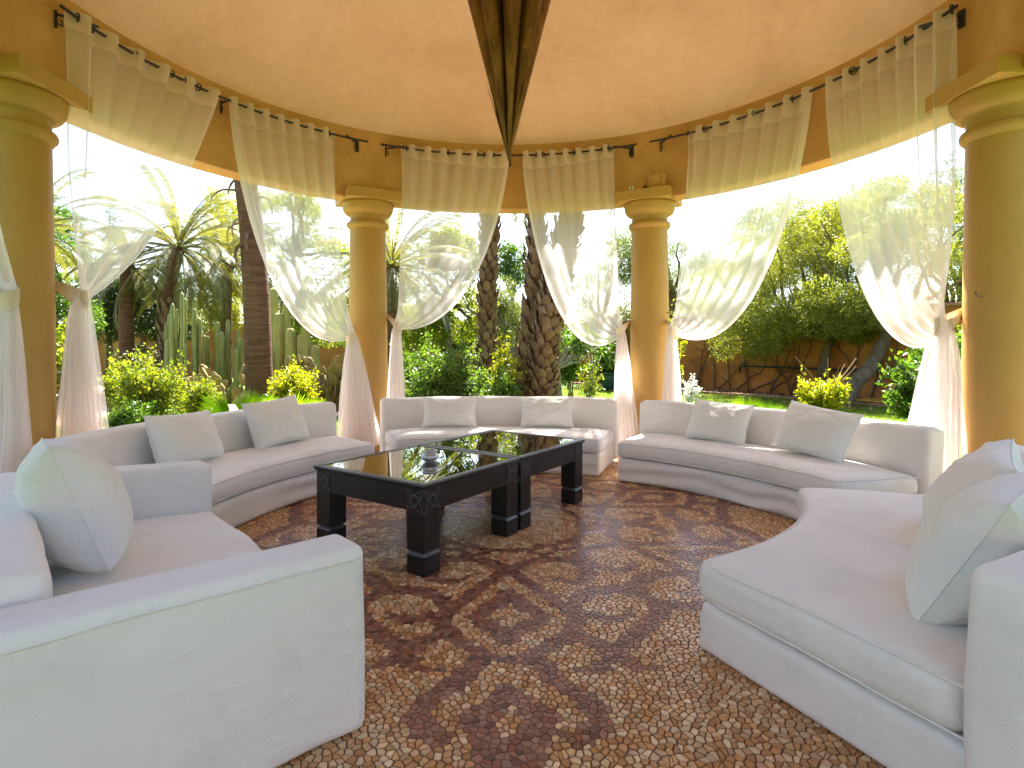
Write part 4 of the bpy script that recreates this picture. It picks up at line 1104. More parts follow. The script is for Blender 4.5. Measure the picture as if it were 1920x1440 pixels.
shrub('glossy green shrub with large leaves beside the heavy swag', 1745, 8.6, zat(640, 8.6), .66, 24, 6000, .085, .55, 'green', 351, 'glossy_shrub', k=46, cr=.17, zlow=.18)
shrub('glossy green shrub growing behind the heavy swag curtain', 1795, 9.4, zat(600, 9.4), .7, 20, 5000, .085, .55, 'green', 353, 'glossy_shrub', k=36, cr=.2)
shrub('half bare little shrub standing on the lawn', 1106, 13.0, zat(672, 13), .28, 12, 420, .06, .5, 'lime', 361, 'bare_shrub', k=22, cr=.12, tw='greybark', bare=5)
shrub('pale flowering shrub beside the gathered curtain of the speaker column', 1294, 12.5, zat(700, 12.5), .20, 10, 500, .06, .7, 'blossom', 363, 'flowering_shrub', k=14, cr=.1)
shrub('yellow flowering plant rising beside the speaker column', 1258, 11.2, zat(568, 11.2), .22, 10, 2200, .07, .45, 'yellow', 365, 'yellow_shrub', k=24, cr=.12, zlow=.3)
shrub('light green bush between leaning palm trunks and small grey tree', 1068, 14, zat(600, 14), .4, 10, 2600, .09, .5, 'green', 367, 'green_bush', k=22, cr=.2, zlow=.45)
shrub('large leafed green plant growing in the green pot', 1140, 17.6, zat(640, 17.6), .5, 10, 1400, .17, .5, 'green', 371, 'potted_plant', k=16, cr=.22, zlow=.4)
shrub('yellowish grass tuft shrub beside the rock', 372, 10.2, zat(700, 10.2), .35, 16, 3000, .07, .2, 'lime', 373, 'grass_tuft', k=24, cr=.13)
shrub('low green clump at the foot of the fibrous palm', 508, 9.2, zat(732, 9.2), .12, 6, 700, .05, .5, 'green', 375, 'leafy_plant', k=10, cr=.07)
shrub('green bush below the far wall behind the rose bush', 905, 15, zat(612, 15), .5, 10, 4200, .075, .35, 'olive_far', 377, 'green_bush', k=24, cr=.22)
shrub('dark green shrub in front of the far wall between the slim palms', 270, 18, zat(640, 18), .9, 12, 4500, .09, .4, 'dark', 379, 'dark_shrub', k=26, cr=.26)

# ---- small grey tree with forked trunk
x0, y0 = at(1050, 12.6)
tree('small grey barked tree with forked bare limbs on the lawn', [(x0, y0, GZ), P3(1047, 12.6, 715), P3(1046, 12.6, 690)], .075, [E(1060, 12.6, 625, .65, .5, .35), E(1100, 12.8, 640, .5, .4, .25)], 14, .17, 1500, .085, .5, 'green', 381, 'small_tree', bark='greybark', nl=16)

# ---- palms
def frond_geo(mb_v, mb_q, L, droop, az, elev, leaf, rng, nl=90, w0=.02, base=(0, 0, 0), vee=.5, curl=1.0):
    """arching feather leaf; appends quads"""
    a = math.radians(az); h = Vector((math.cos(a), math.sin(a), 0)); side = Vector((-h.y, h.x, 0)); up = Vector((0, 0, 1))
    pts = []; p = Vector(base); e = math.radians(elev)
    n = 14
    for i in range(n+1):
        pts.append(p.copy()); d = h*math.cos(e)+up*math.sin(e); p = p+d*(L/n); e -= math.radians(droop)/n*(.5+1.0*i/n)*curl
    def q4(a_, b_, c_, d_):
        k = len(mb_v); mb_v.extend([tuple(a_), tuple(b_), tuple(c_), tuple(d_)]); mb_q.append((k, k+1, k+2, k+3))
    for i in range(n):
        w1, w2 = w0*(1-i/n)+.003, w0*(1-(i+1)/n)+.003
        q4(pts[i]-side*w1, pts[i]+side*w1, pts[i+1]+side*w2, pts[i+1]-side*w2)
        q4(pts[i]-up*w1, pts[i]+up*w1, pts[i+1]+up*w2, pts[i+1]-up*w2)
    for s in (-1, 1):
        for k in range(nl):
            t = .12+.88*k/nl; i = min(n-1, int(t*n)); q = pts[i].lerp(pts[i+1], t*n-i); fw = (pts[i+1]-pts[i]).normalized()
            ll = leaf*math.sin(PI*min(1, .22+.78*(1-t)**.7))*rng.uniform(.85, 1.1)
            nrm = side.cross(fw)
            d = (fw*(.55+.35*t)+side*s*1.0+Vector((0, 0, vee*.5-.25))+Vector((0, 0, -.1))*rng.uniform(0, 1.5)).normalized()
            tip = q+d*ll+Vector((0, 0, -.16*ll)); m = q+d*ll*.5; w = .013*leaf/.45+.003
            q4(q, m+fw*w, tip, m-fw*w)
def palm_crown(root, top, nfr, L, leaf, mat, seed, elo=-20, ehi=75, droop=85, skirt=0, nl=90):
    rng = np.random.default_rng(seed); o = Vector(root.location)
    for i in range(nfr):
        V_, Q = [], []
        el = ehi-(ehi-elo)*((i+.5)/nfr)**.9; az = i*137.5+rng.uniform(-10, 10)
        frond_geo(V_, Q, L*rng.uniform(.85, 1.1), droop*rng.uniform(.8, 1.15), az, el, leaf, rng, nl, .022, Vector(top)-o)
        link('frond', np_mesh('frond', np.array(V_), np.array(Q), M[mat]), root)
    if skirt:
        V_, Q = [], []
        for i in range(skirt):
            frond_geo(V_, Q, L*rng.uniform(.45, .7), 60, rng.uniform(0, 360), rng.uniform(-75, -35), leaf*.6, rng, 16, .03, Vector(top)-o+Vector((0, 0, -rng.uniform(0, .9))))
        link('dead_fronds', np_mesh('dead_fronds', np.array(V_), np.array(Q), M['thatch']), root)
def boot_mesh(wd, hg, th, seed):
    """one old leaf base: tapered scale curving off the trunk"""
    rng = random.Random(seed); v = []
    for t, w, o in ((0, .5, .1), (.38, .95, .65), (.76, .72, 1.0), (1.0, .2, .95)):
        for s in (-1, -.35, .35, 1):
            v.append((s*w*wd/2+rng.uniform(-.004, .004), -th*o*(1-.45*abs(s)**2), t*hg))
    f = [(r*4+c, r*4+c+1, r*4+c+5, r*4+c+4) for r in range(3) for c in range(3)]
    k = len(v); v += [(-.12*wd, .03, hg*.86), (.12*wd, .03, hg*.86)]
    f += [(12, 13, k), (13, 14, k+1, k), (14, 15, k+1)]
    return MB().add(v, f).mesh('leaf_base', M['boot'])
def boot_palm(label, pts, r0, r1, seed, rows_dz=.105, per=7, crown=None, limit=290, boot=(.17, .20, .05)):
    b0 = pts[0]; root = empty('palm_tree', (b0[0], b0[1], GZ), 0, label, 'palm tree', 'tall palms behind the pavilion'); o = Vector(root.location)
    P = [Vector(p)-o for p in pts]; rng = random.Random(seed)
    cum = [0]
    for a, b in zip(P[:-1], P[1:]): cum.append(cum[-1]+(b-a).length)
    T = cum[-1]
    def pos(s):
        for i in range(len(P)-1):
            if s <= cum[i+1] or i == len(P)-2:
                t = (s-cum[i])/(cum[i+1]-cum[i]); return P[i].lerp(P[i+1], t), (P[i+1]-P[i]).normalized()
    fine = [pos(T*i/30)[0] for i in range(31)]; fine[0].z -= .05
    rad = lambda s: r0+(r1-r0)*min(1, s/T)+.10*r0*max(0, 1-s/.6)
    MB().tube(fine, [rad(T*i/30)*.93 for i in range(31)], 14).build('trunk', M['bootcore'], root, True)
    variants = [boot_mesh(boot[0], boot[1], boot[2], seed*10+i) for i in range(5)]
    s = .02; row = 0; cnt = 0
    while s < T-.1 and cnt < limit:
        c, d = pos(s); zq = Vector((0, 0, 1)).rotation_difference(d).to_matrix()
        for k in range(per):
            a = 2*PI*(k+.5*(row & 1))/per+rng.uniform(-.16, .16)+row*.13; r = rad(s)*.90
            n_ = zq @ Vector((math.cos(a), math.sin(a), 0))
            R = (zq @ Matrix.Rotation(a+PI/2, 3, 'Z') @ Matrix.Rotation(math.radians(rng.uniform(6, 24)), 3, 'X')).to_4x4()
            k2 = rng.uniform(.7, 1.3)*rad(s)/r0
            ob = link('leaf_base', rng.choice(variants), root); ob.matrix_local = Matrix.Translation(c+n_*r+d*rng.uniform(-.015, .015)) @ R @ Matrix.Scale(k2, 4)
            cnt += 1
        s += rows_dz*(1 if s < 4.2 else 1.25); row += 1
    if crown: palm_crown(root, pts[-1], **crown)
    return root
def ring_palm(label, pts, r0, r1, seed, crown=None, leafbits=(), group='tall palms behind the pavilion'):
    b0 = pts[0]; root = empty('palm_tree', (b0[0], b0[1], GZ), 0, label, 'palm tree', group); o = Vector(root.location)
    P = [Vector(p)-o for p in pts]; rng = random.Random(seed); fine = []; rad = []
    N = 70
    for i in range(N+1):
        t = i/N*(len(P)-1); k = min(int(t), len(P)-2); fine.append(P[k].lerp(P[k+1], t-k))
        rad.append((r0+(r1-r0)*i/N+.12*r0*max(0, 1-i/5))*(1+.012*math.sin(i*2.1)+rng.uniform(-.008, .008)))
    fine[0].z -= .06
    MB().tube(fine, rad, 20).build('trunk', M['fibre'], root, True)
    for (z, az, L, el) in leafbits:      # old leaf stalks curling off the trunk
        t = (z-P[0].z)/(P[-1].z-P[0].z); c = P[0].lerp(P[-1], t); a = math.radians(az); h = Vector((math.cos(a), math.sin(a), 0)); e = math.radians(el); p = c+h*r1*.7; pl = []
        for i in range(9):
            pl.append(p.copy()); p = p+(h*math.cos(e)+Vector((0, 0, math.sin(e))))*L/8; e -= .30
        st = MB(); sd = Vector((-h.y, h.x, 0))
        for i, q in enumerate(pl):
            w = .055*(1-.75*i/8); st.v += [tuple(q-sd*w), tuple(q-h*.02*0+Vector((0, 0, .02))), tuple(q+sd*w), tuple(q-Vector((0, 0, .018)))]
        st.f = [(i*4+k, i*4+(k+1) % 4, i*4+4+(k+1) % 4, i*4+4+k) for i in range(8) for k in range(4)]
        st.build('old_stalk', M['boot'], root, True)
    if crown: palm_crown(root, pts[-1], **crown)
    return root
x0, y0 = at(488, 10.3)
x1, y1 = at(462, 10.3)
ring_palm('fibrous ringed palm trunk with dead curled stalks behind the cactus side sofa', [(x0, y0, GZ), P3(481, 10.3, 560), P3(471, 10.3, 420), P3(455, 10.3, 300), (x1-.25, y1, 11.5)], .245, .165, 3,
          dict(nfr=26, L=3.0, leaf=.5, mat='frond', seed=11, elo=-35, skirt=16), [(4.05, 200, .75, 40), (3.95, 330, .7, 30), (3.55, 185, .55, 15), (3.25, 170, .6, -10), (3.6, 250, .6, 10), (3.2, 230, .7, -30), (4.3, 150, .7, 50), (3.4, 280, .55, 0)])
x0, y0 = at(1012, 10.2)
boot_palm('stout leaning palm with scaly trunk fanning out above, behind the swag', [(x0, y0, GZ), P3(1022, 10.2, 640), P3(1046, 10.3, 520), P3(1066, 10.4, 420), P3(1084, 10.5, 330), P3(1110, 10.6, 170)], .255, .20, 5, .10, 8, dict(nfr=15, L=3.0, leaf=.5, mat='frond', seed=12, elo=-20, ehi=80, skirt=14))
x0, y0 = at(978, 10.9)
boot_palm('slimmer leaning palm with shaggy scaly trunk crossing behind its stout twin', [(x0, y0, GZ), P3(984, 10.9, 680), P3(1003, 10.9, 560), P3(1006, 10.9, 440), P3(1000, 10.9, 330), P3(985, 10.9, 150), P3(960, 10.9, -300)], .185, .135, 6, .115, 6, dict(nfr=22, L=2.9, leaf=.45, mat='frond', seed=13, elo=-30, skirt=14), 290, (.165, .24, .045))
x0, y0 = at(914, 12.2)
boot_palm('straight palm trunk rising behind the rose bush', [(x0, y0, GZ), P3(914, 12.2, 560), P3(919, 12.2, 400), P3(922, 12.2, 250), P3(920, 12.2, 60), P3(915, 12.2, -250)], .20, .18, 7, .13, 7, dict(nfr=22, L=3.2, leaf=.5, mat='frond', seed=14, elo=-30, skirt=14), 280, (.16, .2, .03))
x0, y0 = at(240, 16.5)
ring_palm('slim palm trunk in front of the far wall beside the blossoming evergreens', [(x0, y0, GZ), P3(236, 16.5, 600), P3(238, 16.5, 540), P3(240, 16.8, 500)], .20, .18, 8, dict(nfr=22, L=1.7, leaf=.42, mat='frond', seed=15, elo=-25, droop=70), group='date palms in the cactus garden')
x0, y0 = at(317, 16.0)
boot_palm('date palm with drooping golden fronds beside the column cactus', [(x0, y0, GZ), P3(311, 16, 600), P3(315, 16, 540), P3(334, 16, 466)], .20, .19, 9, .15, 7, dict(nfr=36, L=2.7, leaf=.42, mat='frond', seed=16, elo=-32, ehi=74, droop=82), 120, (.15, .2, .04))
x0, y0 = at(424, 18.5)
ring_palm('date palm with upright arching fronds behind the pepper tree', [(x0, y0, GZ), P3(424, 18.5, 560), P3(424, 18.5, 492)], .18, .17, 10, dict(nfr=30, L=3.1, leaf=.42, mat='frond', seed=17, elo=-25, ehi=80, droop=70), group='date palms in the cactus garden')
x0, y0 = at(60, 17)
ring_palm('palm beyond the path, fronds showing beside the thick column', [(x0, y0, GZ), P3(60, 17, 520), P3(62, 17, 430)], .2, .18, 18, dict(nfr=28, L=2.4, leaf=.42, mat='frond', seed=19, elo=-40, droop=80), group='date palms in the cactus garden')
x0, y0 = at(735, 15)
ring_palm('palm with spiky fronds showing beside the column and gathered curtain', [(x0, y0, GZ), P3(735, 15, 560), P3(735, 15, 500)], .17, .16, 20, dict(nfr=28, L=2.3, leaf=.4, mat='frond', seed=21, elo=-30, droop=60), group='date palms in the cactus garden')

# ---- fan palms: pleated fan leaves on short stalks
def fan_leaf(parent, base, az, elev, L, nray, seed, spread=150, stalk=.25, face=None):
    rng = random.Random(seed); a = math.radians(az); h = Vector((math.cos(a), math.sin(a), 0)); e = math.radians(elev)
    d = h*math.cos(e)+Vector((0, 0, 1))*math.sin(e); sd = Vector((-h.y, h.x, 0))
    if face is not None: sd = d.cross(Vector(face)).normalized()
    nr = d.cross(sd)
    hub = Vector(base)+d*stalk; mb = MB(); v = []
    for i in range(nray):
        t = (i/(nray-1)-.5)*math.radians(spread); ray = d*math.cos(t)+sd*math.sin(t)
        w = math.radians(spread)/nray*.52; l = L*(1-.22*abs(i/(nray-1)-.5)*2)*rng.uniform(.93, 1.05)
        rl, rr_ = d*math.cos(t-w)+sd*math.sin(t-w), d*math.cos(t+w)+sd*math.sin(t+w)
        j = .62*l; k = nr*(.018*L)
        k0 = len(mb.v); drp = Vector((0, 0, -.05*L))
        mb.v += [tuple(hub), tuple(hub+rl*j-k), tuple(hub+ray*j+k), tuple(hub+rr_*j-k), tuple(hub+ray*l+drp)]
        mb.f += [(k0, k0+1, k0+2), (k0, k0+2, k0+3), (k0+1, k0+4, k0+2), (k0+2, k0+4, k0+3)]
    mb.build('fan_leaf', M['fan'], parent)
    MB().tube([base, hub], [.012, .008], 5).build('stalk', M['fan'], parent, True)
def fan_palm(label, px, D, leaves, seed):
    x, y = at(px, D); root = empty('fan_palm', (x, y, GZ), 0, label, 'fan palm', 'young fan palms on the lawn')
    for i, (az, el, L, st, sp, fc) in enumerate(leaves): fan_leaf(root, (0, 0, .02), az, el, L, 26, seed+i, sp, st, fc)
    return root
fan_palm('young fan palm with one big sunlit fan beside the rock', 452, 8.1, [(172, 46, .78, .14, 46, (.1, -1, .2)), (185, 14, .5, .2, 120, None), (20, 48, .5, .3, 80, (0, -1, .3)), (-20, 30, .5, .2, 120, None), (95, 62, .5, .3, 80, None), (60, 40, .45, .3, 110, None)], 50)
fan_palm('young fan palm with wide bright fan at the fibrous palm foot', 548, 9.0, [(60, 80, .46, .16, 165, (0, -1, .25)), (20, 42, .5, .20, 90, (0, -1, .3)), (150, 40, .42, .2, 120, None), (-10, 20, .46, .2, 130, None), (80, 50, .4, .2, 120, None)], 60)
fan_palm('young fan palm behind the olive side sofa', 1400, 8.3, [(110, 74, .40, .22, 110, (0, -1, .25)), (5, 40, .52, .22, 60, (0, -1, .2)), (180, 30, .46, .2, 120, None), (60, 45, .44, .2, 90, None), (30, 60, .40, .25, 90, (0, -1, .2))], 70)

# ---- cacti
def ribbed(mb, pts, r, ribs=7, n=21):
    k0 = len(mb.v); P = [Vector(p) for p in pts]; m = len(P)
    for i, p in enumerate(P):
        d = (P[min(i+1, m-1)]-P[max(i-1, 0)]).normalized(); q = Vector((0, 0, 1)).rotation_difference(d).to_matrix()
        rr = r*(1 if i < m-2 else (.86 if i == m-2 else .45))
        for k in range(n):
            a = 2*PI*k/n; f_ = rr*(1+.16*math.cos(ribs*a)); mb.v.append(tuple(p+q @ Vector((f_*math.cos(a), f_*math.sin(a), 0))))
    mb.f += [(k0+i*n+k, k0+i*n+(k+1) % n, k0+(i+1)*n+(k+1) % n, k0+(i+1)*n+k) for i in range(m-1) for k in range(n)]
    mb.f.append(tuple(k0+(m-1)*n+k for k in range(n)))
def cactus(label, px, D, stems, mat, seed, name='column_cactus'):
    x, y = at(px, D); root = empty(name, (x, y, GZ), 0, label, 'cactus', 'cacti in the garden'); rng = random.Random(seed)
    for (dx, dy, h, r, ox, oz) in stems:
        mb = MB(); top = Vector((dx+ox, dy, h)); pts = []
        for i in range(11):
            t = i/10; s = min(1, t*2.2)
            t = 1-(1-t)**1.6 if i > 0 else 0; s = min(1, t*2.2)
            pts.append(Vector((dx+ox*(s**.7)+rng.uniform(-.008, .008), dy+rng.uniform(-.008, .008), -.03+(h+.03)*(t if ox == 0 else (t**1.15)))))
        ribbed(mb, pts, r); mb.build('stem', M[mat], root, True)
    return root
rs = random.Random(5)
cactus('tall column cactus clump beside the date palm trunk', 338, 12.8, [(-.38+.06*i+rs.uniform(-.02, .02), rs.uniform(-.18, .22), h, rs.uniform(.036, .05), 0, 0) for i, h in enumerate((1.9, 2.1, 1.5, 2.2, 2.0, 2.3, 2.1, 2.45, 2.55, 1.4, 2.45, 2.2, 2.0))], 'cactus', 3)
cactus('candelabra cactus with many upcurved arms below the pepper tree', 415, 13.6, [(rs.uniform(-.1, .1), rs.uniform(-.2, .2), h, rs.uniform(.05, .065), ox, 0) for h, ox in ((1.75, -.72), (1.5, -.55), (1.85, -.4), (1.6, -.28), (1.95, -.12), (1.7, .05), (2.0, .15), (1.75, .3), (1.55, .42), (1.3, .55), (1.9, -.6), (1.45, .2), (1.65, -.05))], 'cactus', 4, 'candelabra_cactus')
cactus('pale yellow column cacti behind the fibrous palm trunk', 556, 13.0, [(-.56, .1, 2.7, .085, .0, 0), (-.42, 0, 2.1, .10, 0, 0), (-.28, .12, 2.35, .09, .0, 0), (-.12, -.05, 1.75, .10, 0, 0), (.06, .05, 1.6, .095, 0, 0), (.22, .0, 1.85, .09, 0, 0), (.40, .05, 1.35, .10, 0, 0), (-.50, -.2, 1.25, .08, -.1, 0)], 'paleca', 6)
def pear_clump(label, px, D, half, H, npad, seed, trunks=0):
    x, y = at(px, D); root = empty('prickly_pear', (x, y, GZ), 0, label, 'cactus', 'cacti in the garden'); rng = random.Random(seed)
    # a pad: flattened oval
    pad = MB(); v, f = [], []
    nu, nv = 14, 8
    for j in range(nv+1):
        for i in range(nu):
            a = 2*PI*i/nu; t = PI*j/nv; v.append((.095*math.sin(t)*math.cos(a), .022*math.sin(t)*math.sin(a), .14*(1-math.cos(t))))
    f = [(j*nu+i, j*nu+(i+1) % nu, (j+1)*nu+(i+1) % nu, (j+1)*nu+i) for j in range(nv) for i in range(nu)]
    me = pad.add(v, f).mesh('pad', M['pear'], True)
    spots = []
    for k in range(trunks):
        a = rng.uniform(0, 2*PI); tip = Vector((half*.7*math.cos(a), half*.5*math.sin(a), H*rng.uniform(.4, .75)))
        b = Vector((rng.uniform(-.1, .1), rng.uniform(-.1, .1), -.03)); m = b.lerp(tip, .5)+Vector((rng.uniform(-.1, .1), 0, -.06))
        MB().tube([b, b.lerp(m, .6), m, m.lerp(tip, .5), tip], [.095, .085, .075, .062, .05], 8).build('stem', M['pearwood'], root, True); spots += [m, m.lerp(tip, .5), tip]
    for i in range(npad):
        if i < npad*.4 or not spots:
            b = Vector((rng.uniform(-half, half), rng.uniform(-half*.5, half*.5), rng.uniform(0, H*.35) if not trunks else rng.uniform(H*.3, H*.7)))
            if trunks and spots: b = rng.choice(spots[:trunks*3])+Vector((rng.uniform(-.08, .08), rng.uniform(-.05, .05), rng.uniform(-.02, .05)))
        else: b = rng.choice(spots)
        R = Matrix.Rotation(rng.uniform(0, PI), 4, 'Z') @ Matrix.Rotation(rng.uniform(-.7, .7), 4, 'Y') @ Matrix.Rotation(rng.uniform(-.5, .5), 4, 'X')
        s = rng.uniform(.7, 1.15); ob = link('pad', me, root); ob.matrix_local = Matrix.Translation(b) @ R @ Matrix.Scale(s, 4)
        tip = b+(R @ Vector((0, 0, .25*s)))
        if tip.z < H and abs(tip.x) < half*1.1: spots.append(tip)
    return root
pear_clump('sprawling brownish prickly pear between candelabra cactus and rock', 405, 11.9, .75, .75, 90, 3)
pear_clump('prickly pear thicket with woody stems beside the swagged curtain', 625, 11.2, .50, 1.05, 90, 4, 6)
pear_clump('green prickly pear behind the yellow shrub by the pale cacti', 575, 12.2, .45, 1.0, 60, 5, 2)

# dry bare branches in front of the prickly pear
x0, y0 = at(608, 10.9); br = MB(); rng = np.random.default_rng(5)
for t in ((.45, 0, 1.25), (-.5, .1, 1.45), (.35, .1, .95), (-.2, -.1, 1.2), (.1, 0, 1.4)):
    limbs(br, (0, 0, -.03), [t], .022, rng)
tag(br.build('dry_branch', M['twig'], None, True, (x0, y0, GZ)), 'dry bare branches sticking up among the prickly pears', 'branch')

# ---- rocks beside the fan palm
def rock(px, D, s, seed, label):
    x, y = at(px, D); v, f = rblock(1, 1, 1, .42, (5, 5, 5)); out = []
    for p in v:
        k = 1+.35*nz3(p.x*1.6+seed, p.y*1.6, p.z*1.6)+.12*nz3(p.x*5, p.y*5+seed, p.z*5); q = p*k; out.append((q.x*s[0], q.y*s[1], max(-.05, q.z*s[2]+s[2]*.25)))
    tag(MB().add(out, f).build('rock', M['rock'], None, False, (x, y, GZ), (0, 0, seed)), label, 'rock', 'rocks by the cactus bed')
rock(425, 10.6, (.85, .6, .34), 1.0, 'broad flat pinkish rock beside the young fan palm')
rock(396, 11.4, (.45, .4, .26), 2.0, 'smaller pale rock under the prickly pear')
rock(648, 10.6, (.5, .35, .16), 4.0, 'low pale rock at the foot of the prickly pear thicket')

# ---- vines on the wall
def vine(label, px, seed, h, sp):
    # stand against the wall where this bearing meets it
    m = (px-954)/FPX; den = du.x-m*du.y; t = (m*(WA.y+CAM_D)-WA.x)/den
    p = WA+du*t+dn*.22; root = empty('climbing_vine', (p.x, p.y, GZ+.02), math.atan2(du.y, du.x), label, 'vine', 'bare vines on the terracotta wall'); rng = random.Random(seed)
    for k in range(2):
        mb = MB(); q = Vector((rng.uniform(-.12, .12), 0, -.03)); a = rng.uniform(-.55, .55)+(k-1)*.5; pl = [q.copy()]; sd = 1 if dn.dot(Vector((-du.y, du.x))) > 0 else -1
        for i in range(14):
            a += rng.uniform(-.38, .38); a = max(-1.3, min(1.3, a)); q = q+Vector((math.sin(a)*sp, -sd*.011 if i < 6 else 0, math.cos(a)))*h/13; pl.append(q.copy())
        mb.tube(pl, [.024*(1-.7*i/14)+.003 for i in range(15)], 6)
        for j in (5, 9):
            b = pl[j].copy(); a2 = rng.choice((-1, 1))*rng.uniform(.5, 1.2); p2 = [b.copy()]
            for i in range(6): a2 += rng.uniform(-.35, .35); b = b+Vector((math.sin(a2), 0, math.cos(a2)))*.13; p2.append(b.copy())
            mb.tube(p2, [.010*(1-.1*i) for i in range(7)], 5)
        mb.build('stem', M['vine'], root, True)
    return root
for px, h, sp, lb in ((1318, 1.9, .5, 'bare vine on the wall next to the pale flowering shrub'), (1350, 1.8, .6, 'bare vine with forked foot on the wall below the low olive crown'),
                      (1378, 2.0, .6, 'twisting bare vine beside the bent pipe end'), (1408, 2.1, .8, 'wide spreading bare vine under the dark pipe'), (1450, 1.9, .7, 'thin bare vine crossing the middle of the pipe'),
                      (1490, 1.9, .6, 'bare vine behind the yellow leafed shrub'), (1600, 1.9, .8, 'bare vine behind the leaning olive trunk'), (1645, 2.0, .6, 'bare vine next to the hose coil'), (1700, 1.9, .7, 'bare vine behind the glossy green shrub')):
    vine(lb, px, int(px), h, sp)
# pipe along the wall
def wall_pt(px, off, z):
    m = (px-954)/FPX; den = du.x-m*du.y; t = (m*(WA.y+CAM_D)-WA.x)/den; p = WA+du*t+dn*off; return Vector((p.x, p.y, z))
pz = .68
pp = [wall_pt(1398, .30, pz-.18), wall_pt(1399, .30, pz-.02), wall_pt(1404, .30, pz+.02)]+[wall_pt(px, .30, pz+.02-.0002*(px-1404)) for px in range(1430, 1900, 30)]
o = pp[0].copy(); pipe = empty('water_pipe', o, 0, 'dark green pipe running along the terracotta wall', 'pipe')
MB().tube([p-o for p in pp], .028, 8).build('tube', M['pipe'], pipe, True)
for px in (1440, 1540, 1640, 1740):
    c = wall_pt(px, .30, pz); w = wall_pt(px, .10, pz)
    MB().tube([w-o, c-o], .012, 6).build('clip', M['pipe'], pipe)
# yellow hose coil on the soil
hp = wall_pt(1690, 1.0, GZ+.065); hz = MB(); pts = []
for i in range(150):
    a = i*.21; r = .34+.05*math.sin(i*.37)+.02*math.sin(i*.9); pts.append((r*1.5*math.cos(a), r*math.sin(a), .016+.012*(i/30 % 2)+.004*math.sin(i)))
tag(hz.tube(pts, .014, 6).build('garden_hose', M['hose'], None, True, hp), 'yellow garden hose coiled on the soil by the wall', 'hose')

# green pot, dark planter and iron chair
x0, y0 = at(1147, 17.6)
pot = empty('plant_pot', (x0, y0, GZ), 0, 'dark green round pot on the lawn near the wall', 'pot')
MB().lathe([(.02, 0), (.24, 0), (.33, .35), (.36, .52), (.30, .52), (.28, .46), (.02, .46)], 28).build('body', M['potgreen'], pot, True)
MB().lathe([(.345, .50), (.375, .50), (.38, .56), (.33, .565), (.325, .52)], 28).build('lip', M['potgreen'], pot, True)
x0, y0 = at(98, 15.0)
pl_ = empty('planter_box', (x0, y0, GZ), 0, 'black rectangular planter box beyond the path', 'planter')
v, f = rblock(1.3, .5, .78, .012, (2, 2, 2)); MB().add([q+Vector((-.2, 0, .43)) for q in v], f).build('box', M['black'], pl_)
for sx in (-.75, .35):
    MB().box((sx-.05, -.2, -.02), (sx+.05, .2, .04)).build('foot', M['black'], pl_)
MB().box((-.87, -.27, .821), (.47, .27, .85)).build('rim', M['black'], pl_)
x0, y0 = at(78, 7.6)
ch_ = empty('garden_chair', (x0, y0, GZ), math.radians(15), 'wrought iron garden chair with scrolled arm behind the thick column', 'chair')
for lx in (-.22, .22):
    for ly in (-.2, .2): MB().tube([(lx*1.05, ly*1.1, 0), (lx, ly, .42)], .013, 6).build('leg', M['iron'], ch_)
MB().lathe([(.01, .42), (.27, .42), (.28, .432), (.27, .444), (.01, .444)], 24).build('seat', M['iron'], ch_)
MB().tube([(-.22, .22, .43), (-.23, .27, .85), (-.1, .29, .95), (.1, .29, .95), (.23, .27, .85), (.22, .22, .43)], .011, 6).build('backrest', M['iron'], ch_, True)
for s in (-1, 1):
    pts = [(s*.23, .24, .66), (s*.26, .05, .67), (s*.27, -.15, .66)]+[(s*.27, -.20-.075*math.sin(a)*(1-a/9), .60+.075*math.cos(a)*(1-a/9)) for a in np.linspace(0, 5.6, 16)]
    MB().tube(pts, .012, 6).build('arm', M['iron'], ch_, True)

# ---- grass blades on the lawn near the pavilion
rng = np.random.default_rng(77); NGR = 130000
Xg = rng.uniform(-9, 11, NGR*2); Dg = 4.2+rng.uniform(0, 1, NGR*2)**1.3*14
Yg = Dg+Y0; keep = (np.hypot(Xg, Yg) > 4.5) & (Yg > -2)
relx = (Xg-WA.x)*dn.x+(Yg-WA.y)*dn.y; keep &= relx > 1.42
keep &= ~((np.abs((Xg+4.75)+(Yg-1.05)) < .30*1.42) & (Xg < -4.4) & (Xg > -9) & False)
keep &= ~((Xg < -6.2) & (Yg > 3.6) & (Yg < 12) & (Xg < -7.0))
inslab = np.zeros_like(keep)
for i in range(13):
    cx_, cy2 = -4.75-.30*i, 1.05+.30*i; dx, dy = Xg-cx_, Yg-cy2
    inslab |= (np.abs((-dx+dy)*.707) < .12) & (np.abs((dx+dy)*.707) < .52)
keep &= ~inslab
Xg, Yg = Xg[keep][:NGR], Yg[keep][:NGR]; n = len(Xg)
hgt = rng.uniform(.025, .055, n); a = rng.uniform(0, 2*PI, n); w = rng.uniform(.003, .006, n)*1.3; ln = rng.normal(size=(n, 2))*.018
B = np.stack([Xg, Yg, np.full(n, GZ)], 1); s = np.stack([np.cos(a)*w, np.sin(a)*w, np.zeros(n)], 1)
Tp = B+np.stack([ln[:, 0], ln[:, 1], hgt], 1)
Vg = np.stack([B-s, B+s, Tp], 1).reshape(-1, 3); Qg = np.arange(n*3).reshape(n, 3)
tag(link('grass', np_mesh('grass', Vg, Qg, M['grass'])), 'short green grass blades of the lawn', 'grass', kind='stuff')

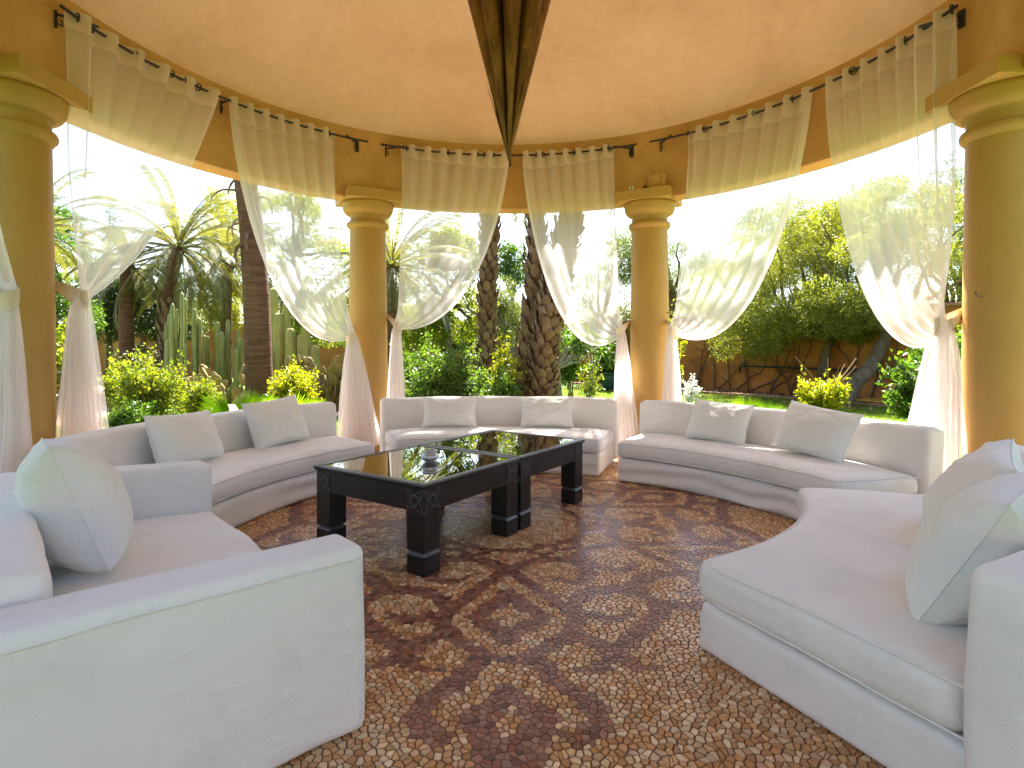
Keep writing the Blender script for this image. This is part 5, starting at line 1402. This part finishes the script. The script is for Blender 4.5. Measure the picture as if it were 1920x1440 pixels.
# ---- invented unseen building behind the entrance, added to block sky and bounce sun
fill_house = empty('fill_villa', (0, -30, GZ), 0, 'unseen building added beyond the pavilion entrance to block sky and bounce sun', 'fill_house')
MB().box((-15, -6, -.1), (15, 0, 6.2)).build('wall', M['gravel'], fill_house)
for zf in (0.0, 3.2):
    for i in range(7):
        xw = -12+4*i; h0, h1 = (zf+.02, zf+2.3) if (i == 3 and zf == 0) else (zf+1.0, zf+2.4)
        wv = MB().box((xw-.65, .004, h0), (xw+.65, .03, h1)).build('door' if (i == 3 and zf == 0) else 'window', M['white'], fill_house)
        MB().box((xw-.56, .031, h0+.09), (xw+.56, .04, h1-.09)).build('pane', M['black'], wv)
v, f = rblock(30.6, 6.6, .3, .04, (4, 3, 2)); MB().add([q+Vector((0, -3, 6.36)) for q in v], f).build('roof', M['kerb'], fill_house)

# ---- fallen leaves on the bed and along the lawn edge
rng = np.random.default_rng(88); nf = 2600
tt = rng.uniform(0, (WB-WA).length, nf); off = np.concatenate([rng.uniform(.15, 1.35, nf-700), rng.uniform(1.5, 3.2, 700)])
Pf = np.stack([WA.x+du.x*tt+dn.x*off, WA.y+du.y*tt+dn.y*off, np.full(nf, GZ+.052)], 1)
Df = rng.normal(size=(nf, 3))*np.array([1, 1, .18]); Vf, Qf = leaf_quads(Pf, Df, .075, .5, rng, .2)
tag(link('fallen_leaves', np_mesh('fallen_leaves', Vf, Qf, M['thatch'])), 'dry fallen leaves scattered on the planting bed', 'leaves', kind='stuff')

# ---- invented unseen trees round the entrance, added to cut the sky light
for i, (x0, y0, hh) in enumerate(((-8.5, -10.5, 5.2), (-3.5, -13.0, 5.8), (3.0, -12.5, 5.4), (8.5, -10.0, 5.6), (-12.5, -5.0, 5.0), (12.5, -4.5, 5.2))):
    tree(('unseen tree added to block sky beyond the entrance on the cactus side', 'unseen tree added to block sky straight behind the entrance, cactus side', 'unseen tree added to block sky straight behind the entrance, olive side', 'unseen tree added to block sky beyond the entrance on the olive side', 'unseen tree added to block sky outside the bay of the armed sofa', 'unseen tree added to block sky outside the bay of the deep sofa')[i],
         [(x0, y0, GZ), (x0+.1, y0, 1.2), (x0+.15, y0+.1, hh*.45)], .17, [((x0, y0, hh*.62), 2.4, 2.2, hh*.36)], 40, .75, 9000, .24, .4, 'olive_far', 900+i*3, 'sky_block_tree', group='unseen trees added round the entrance to block sky')
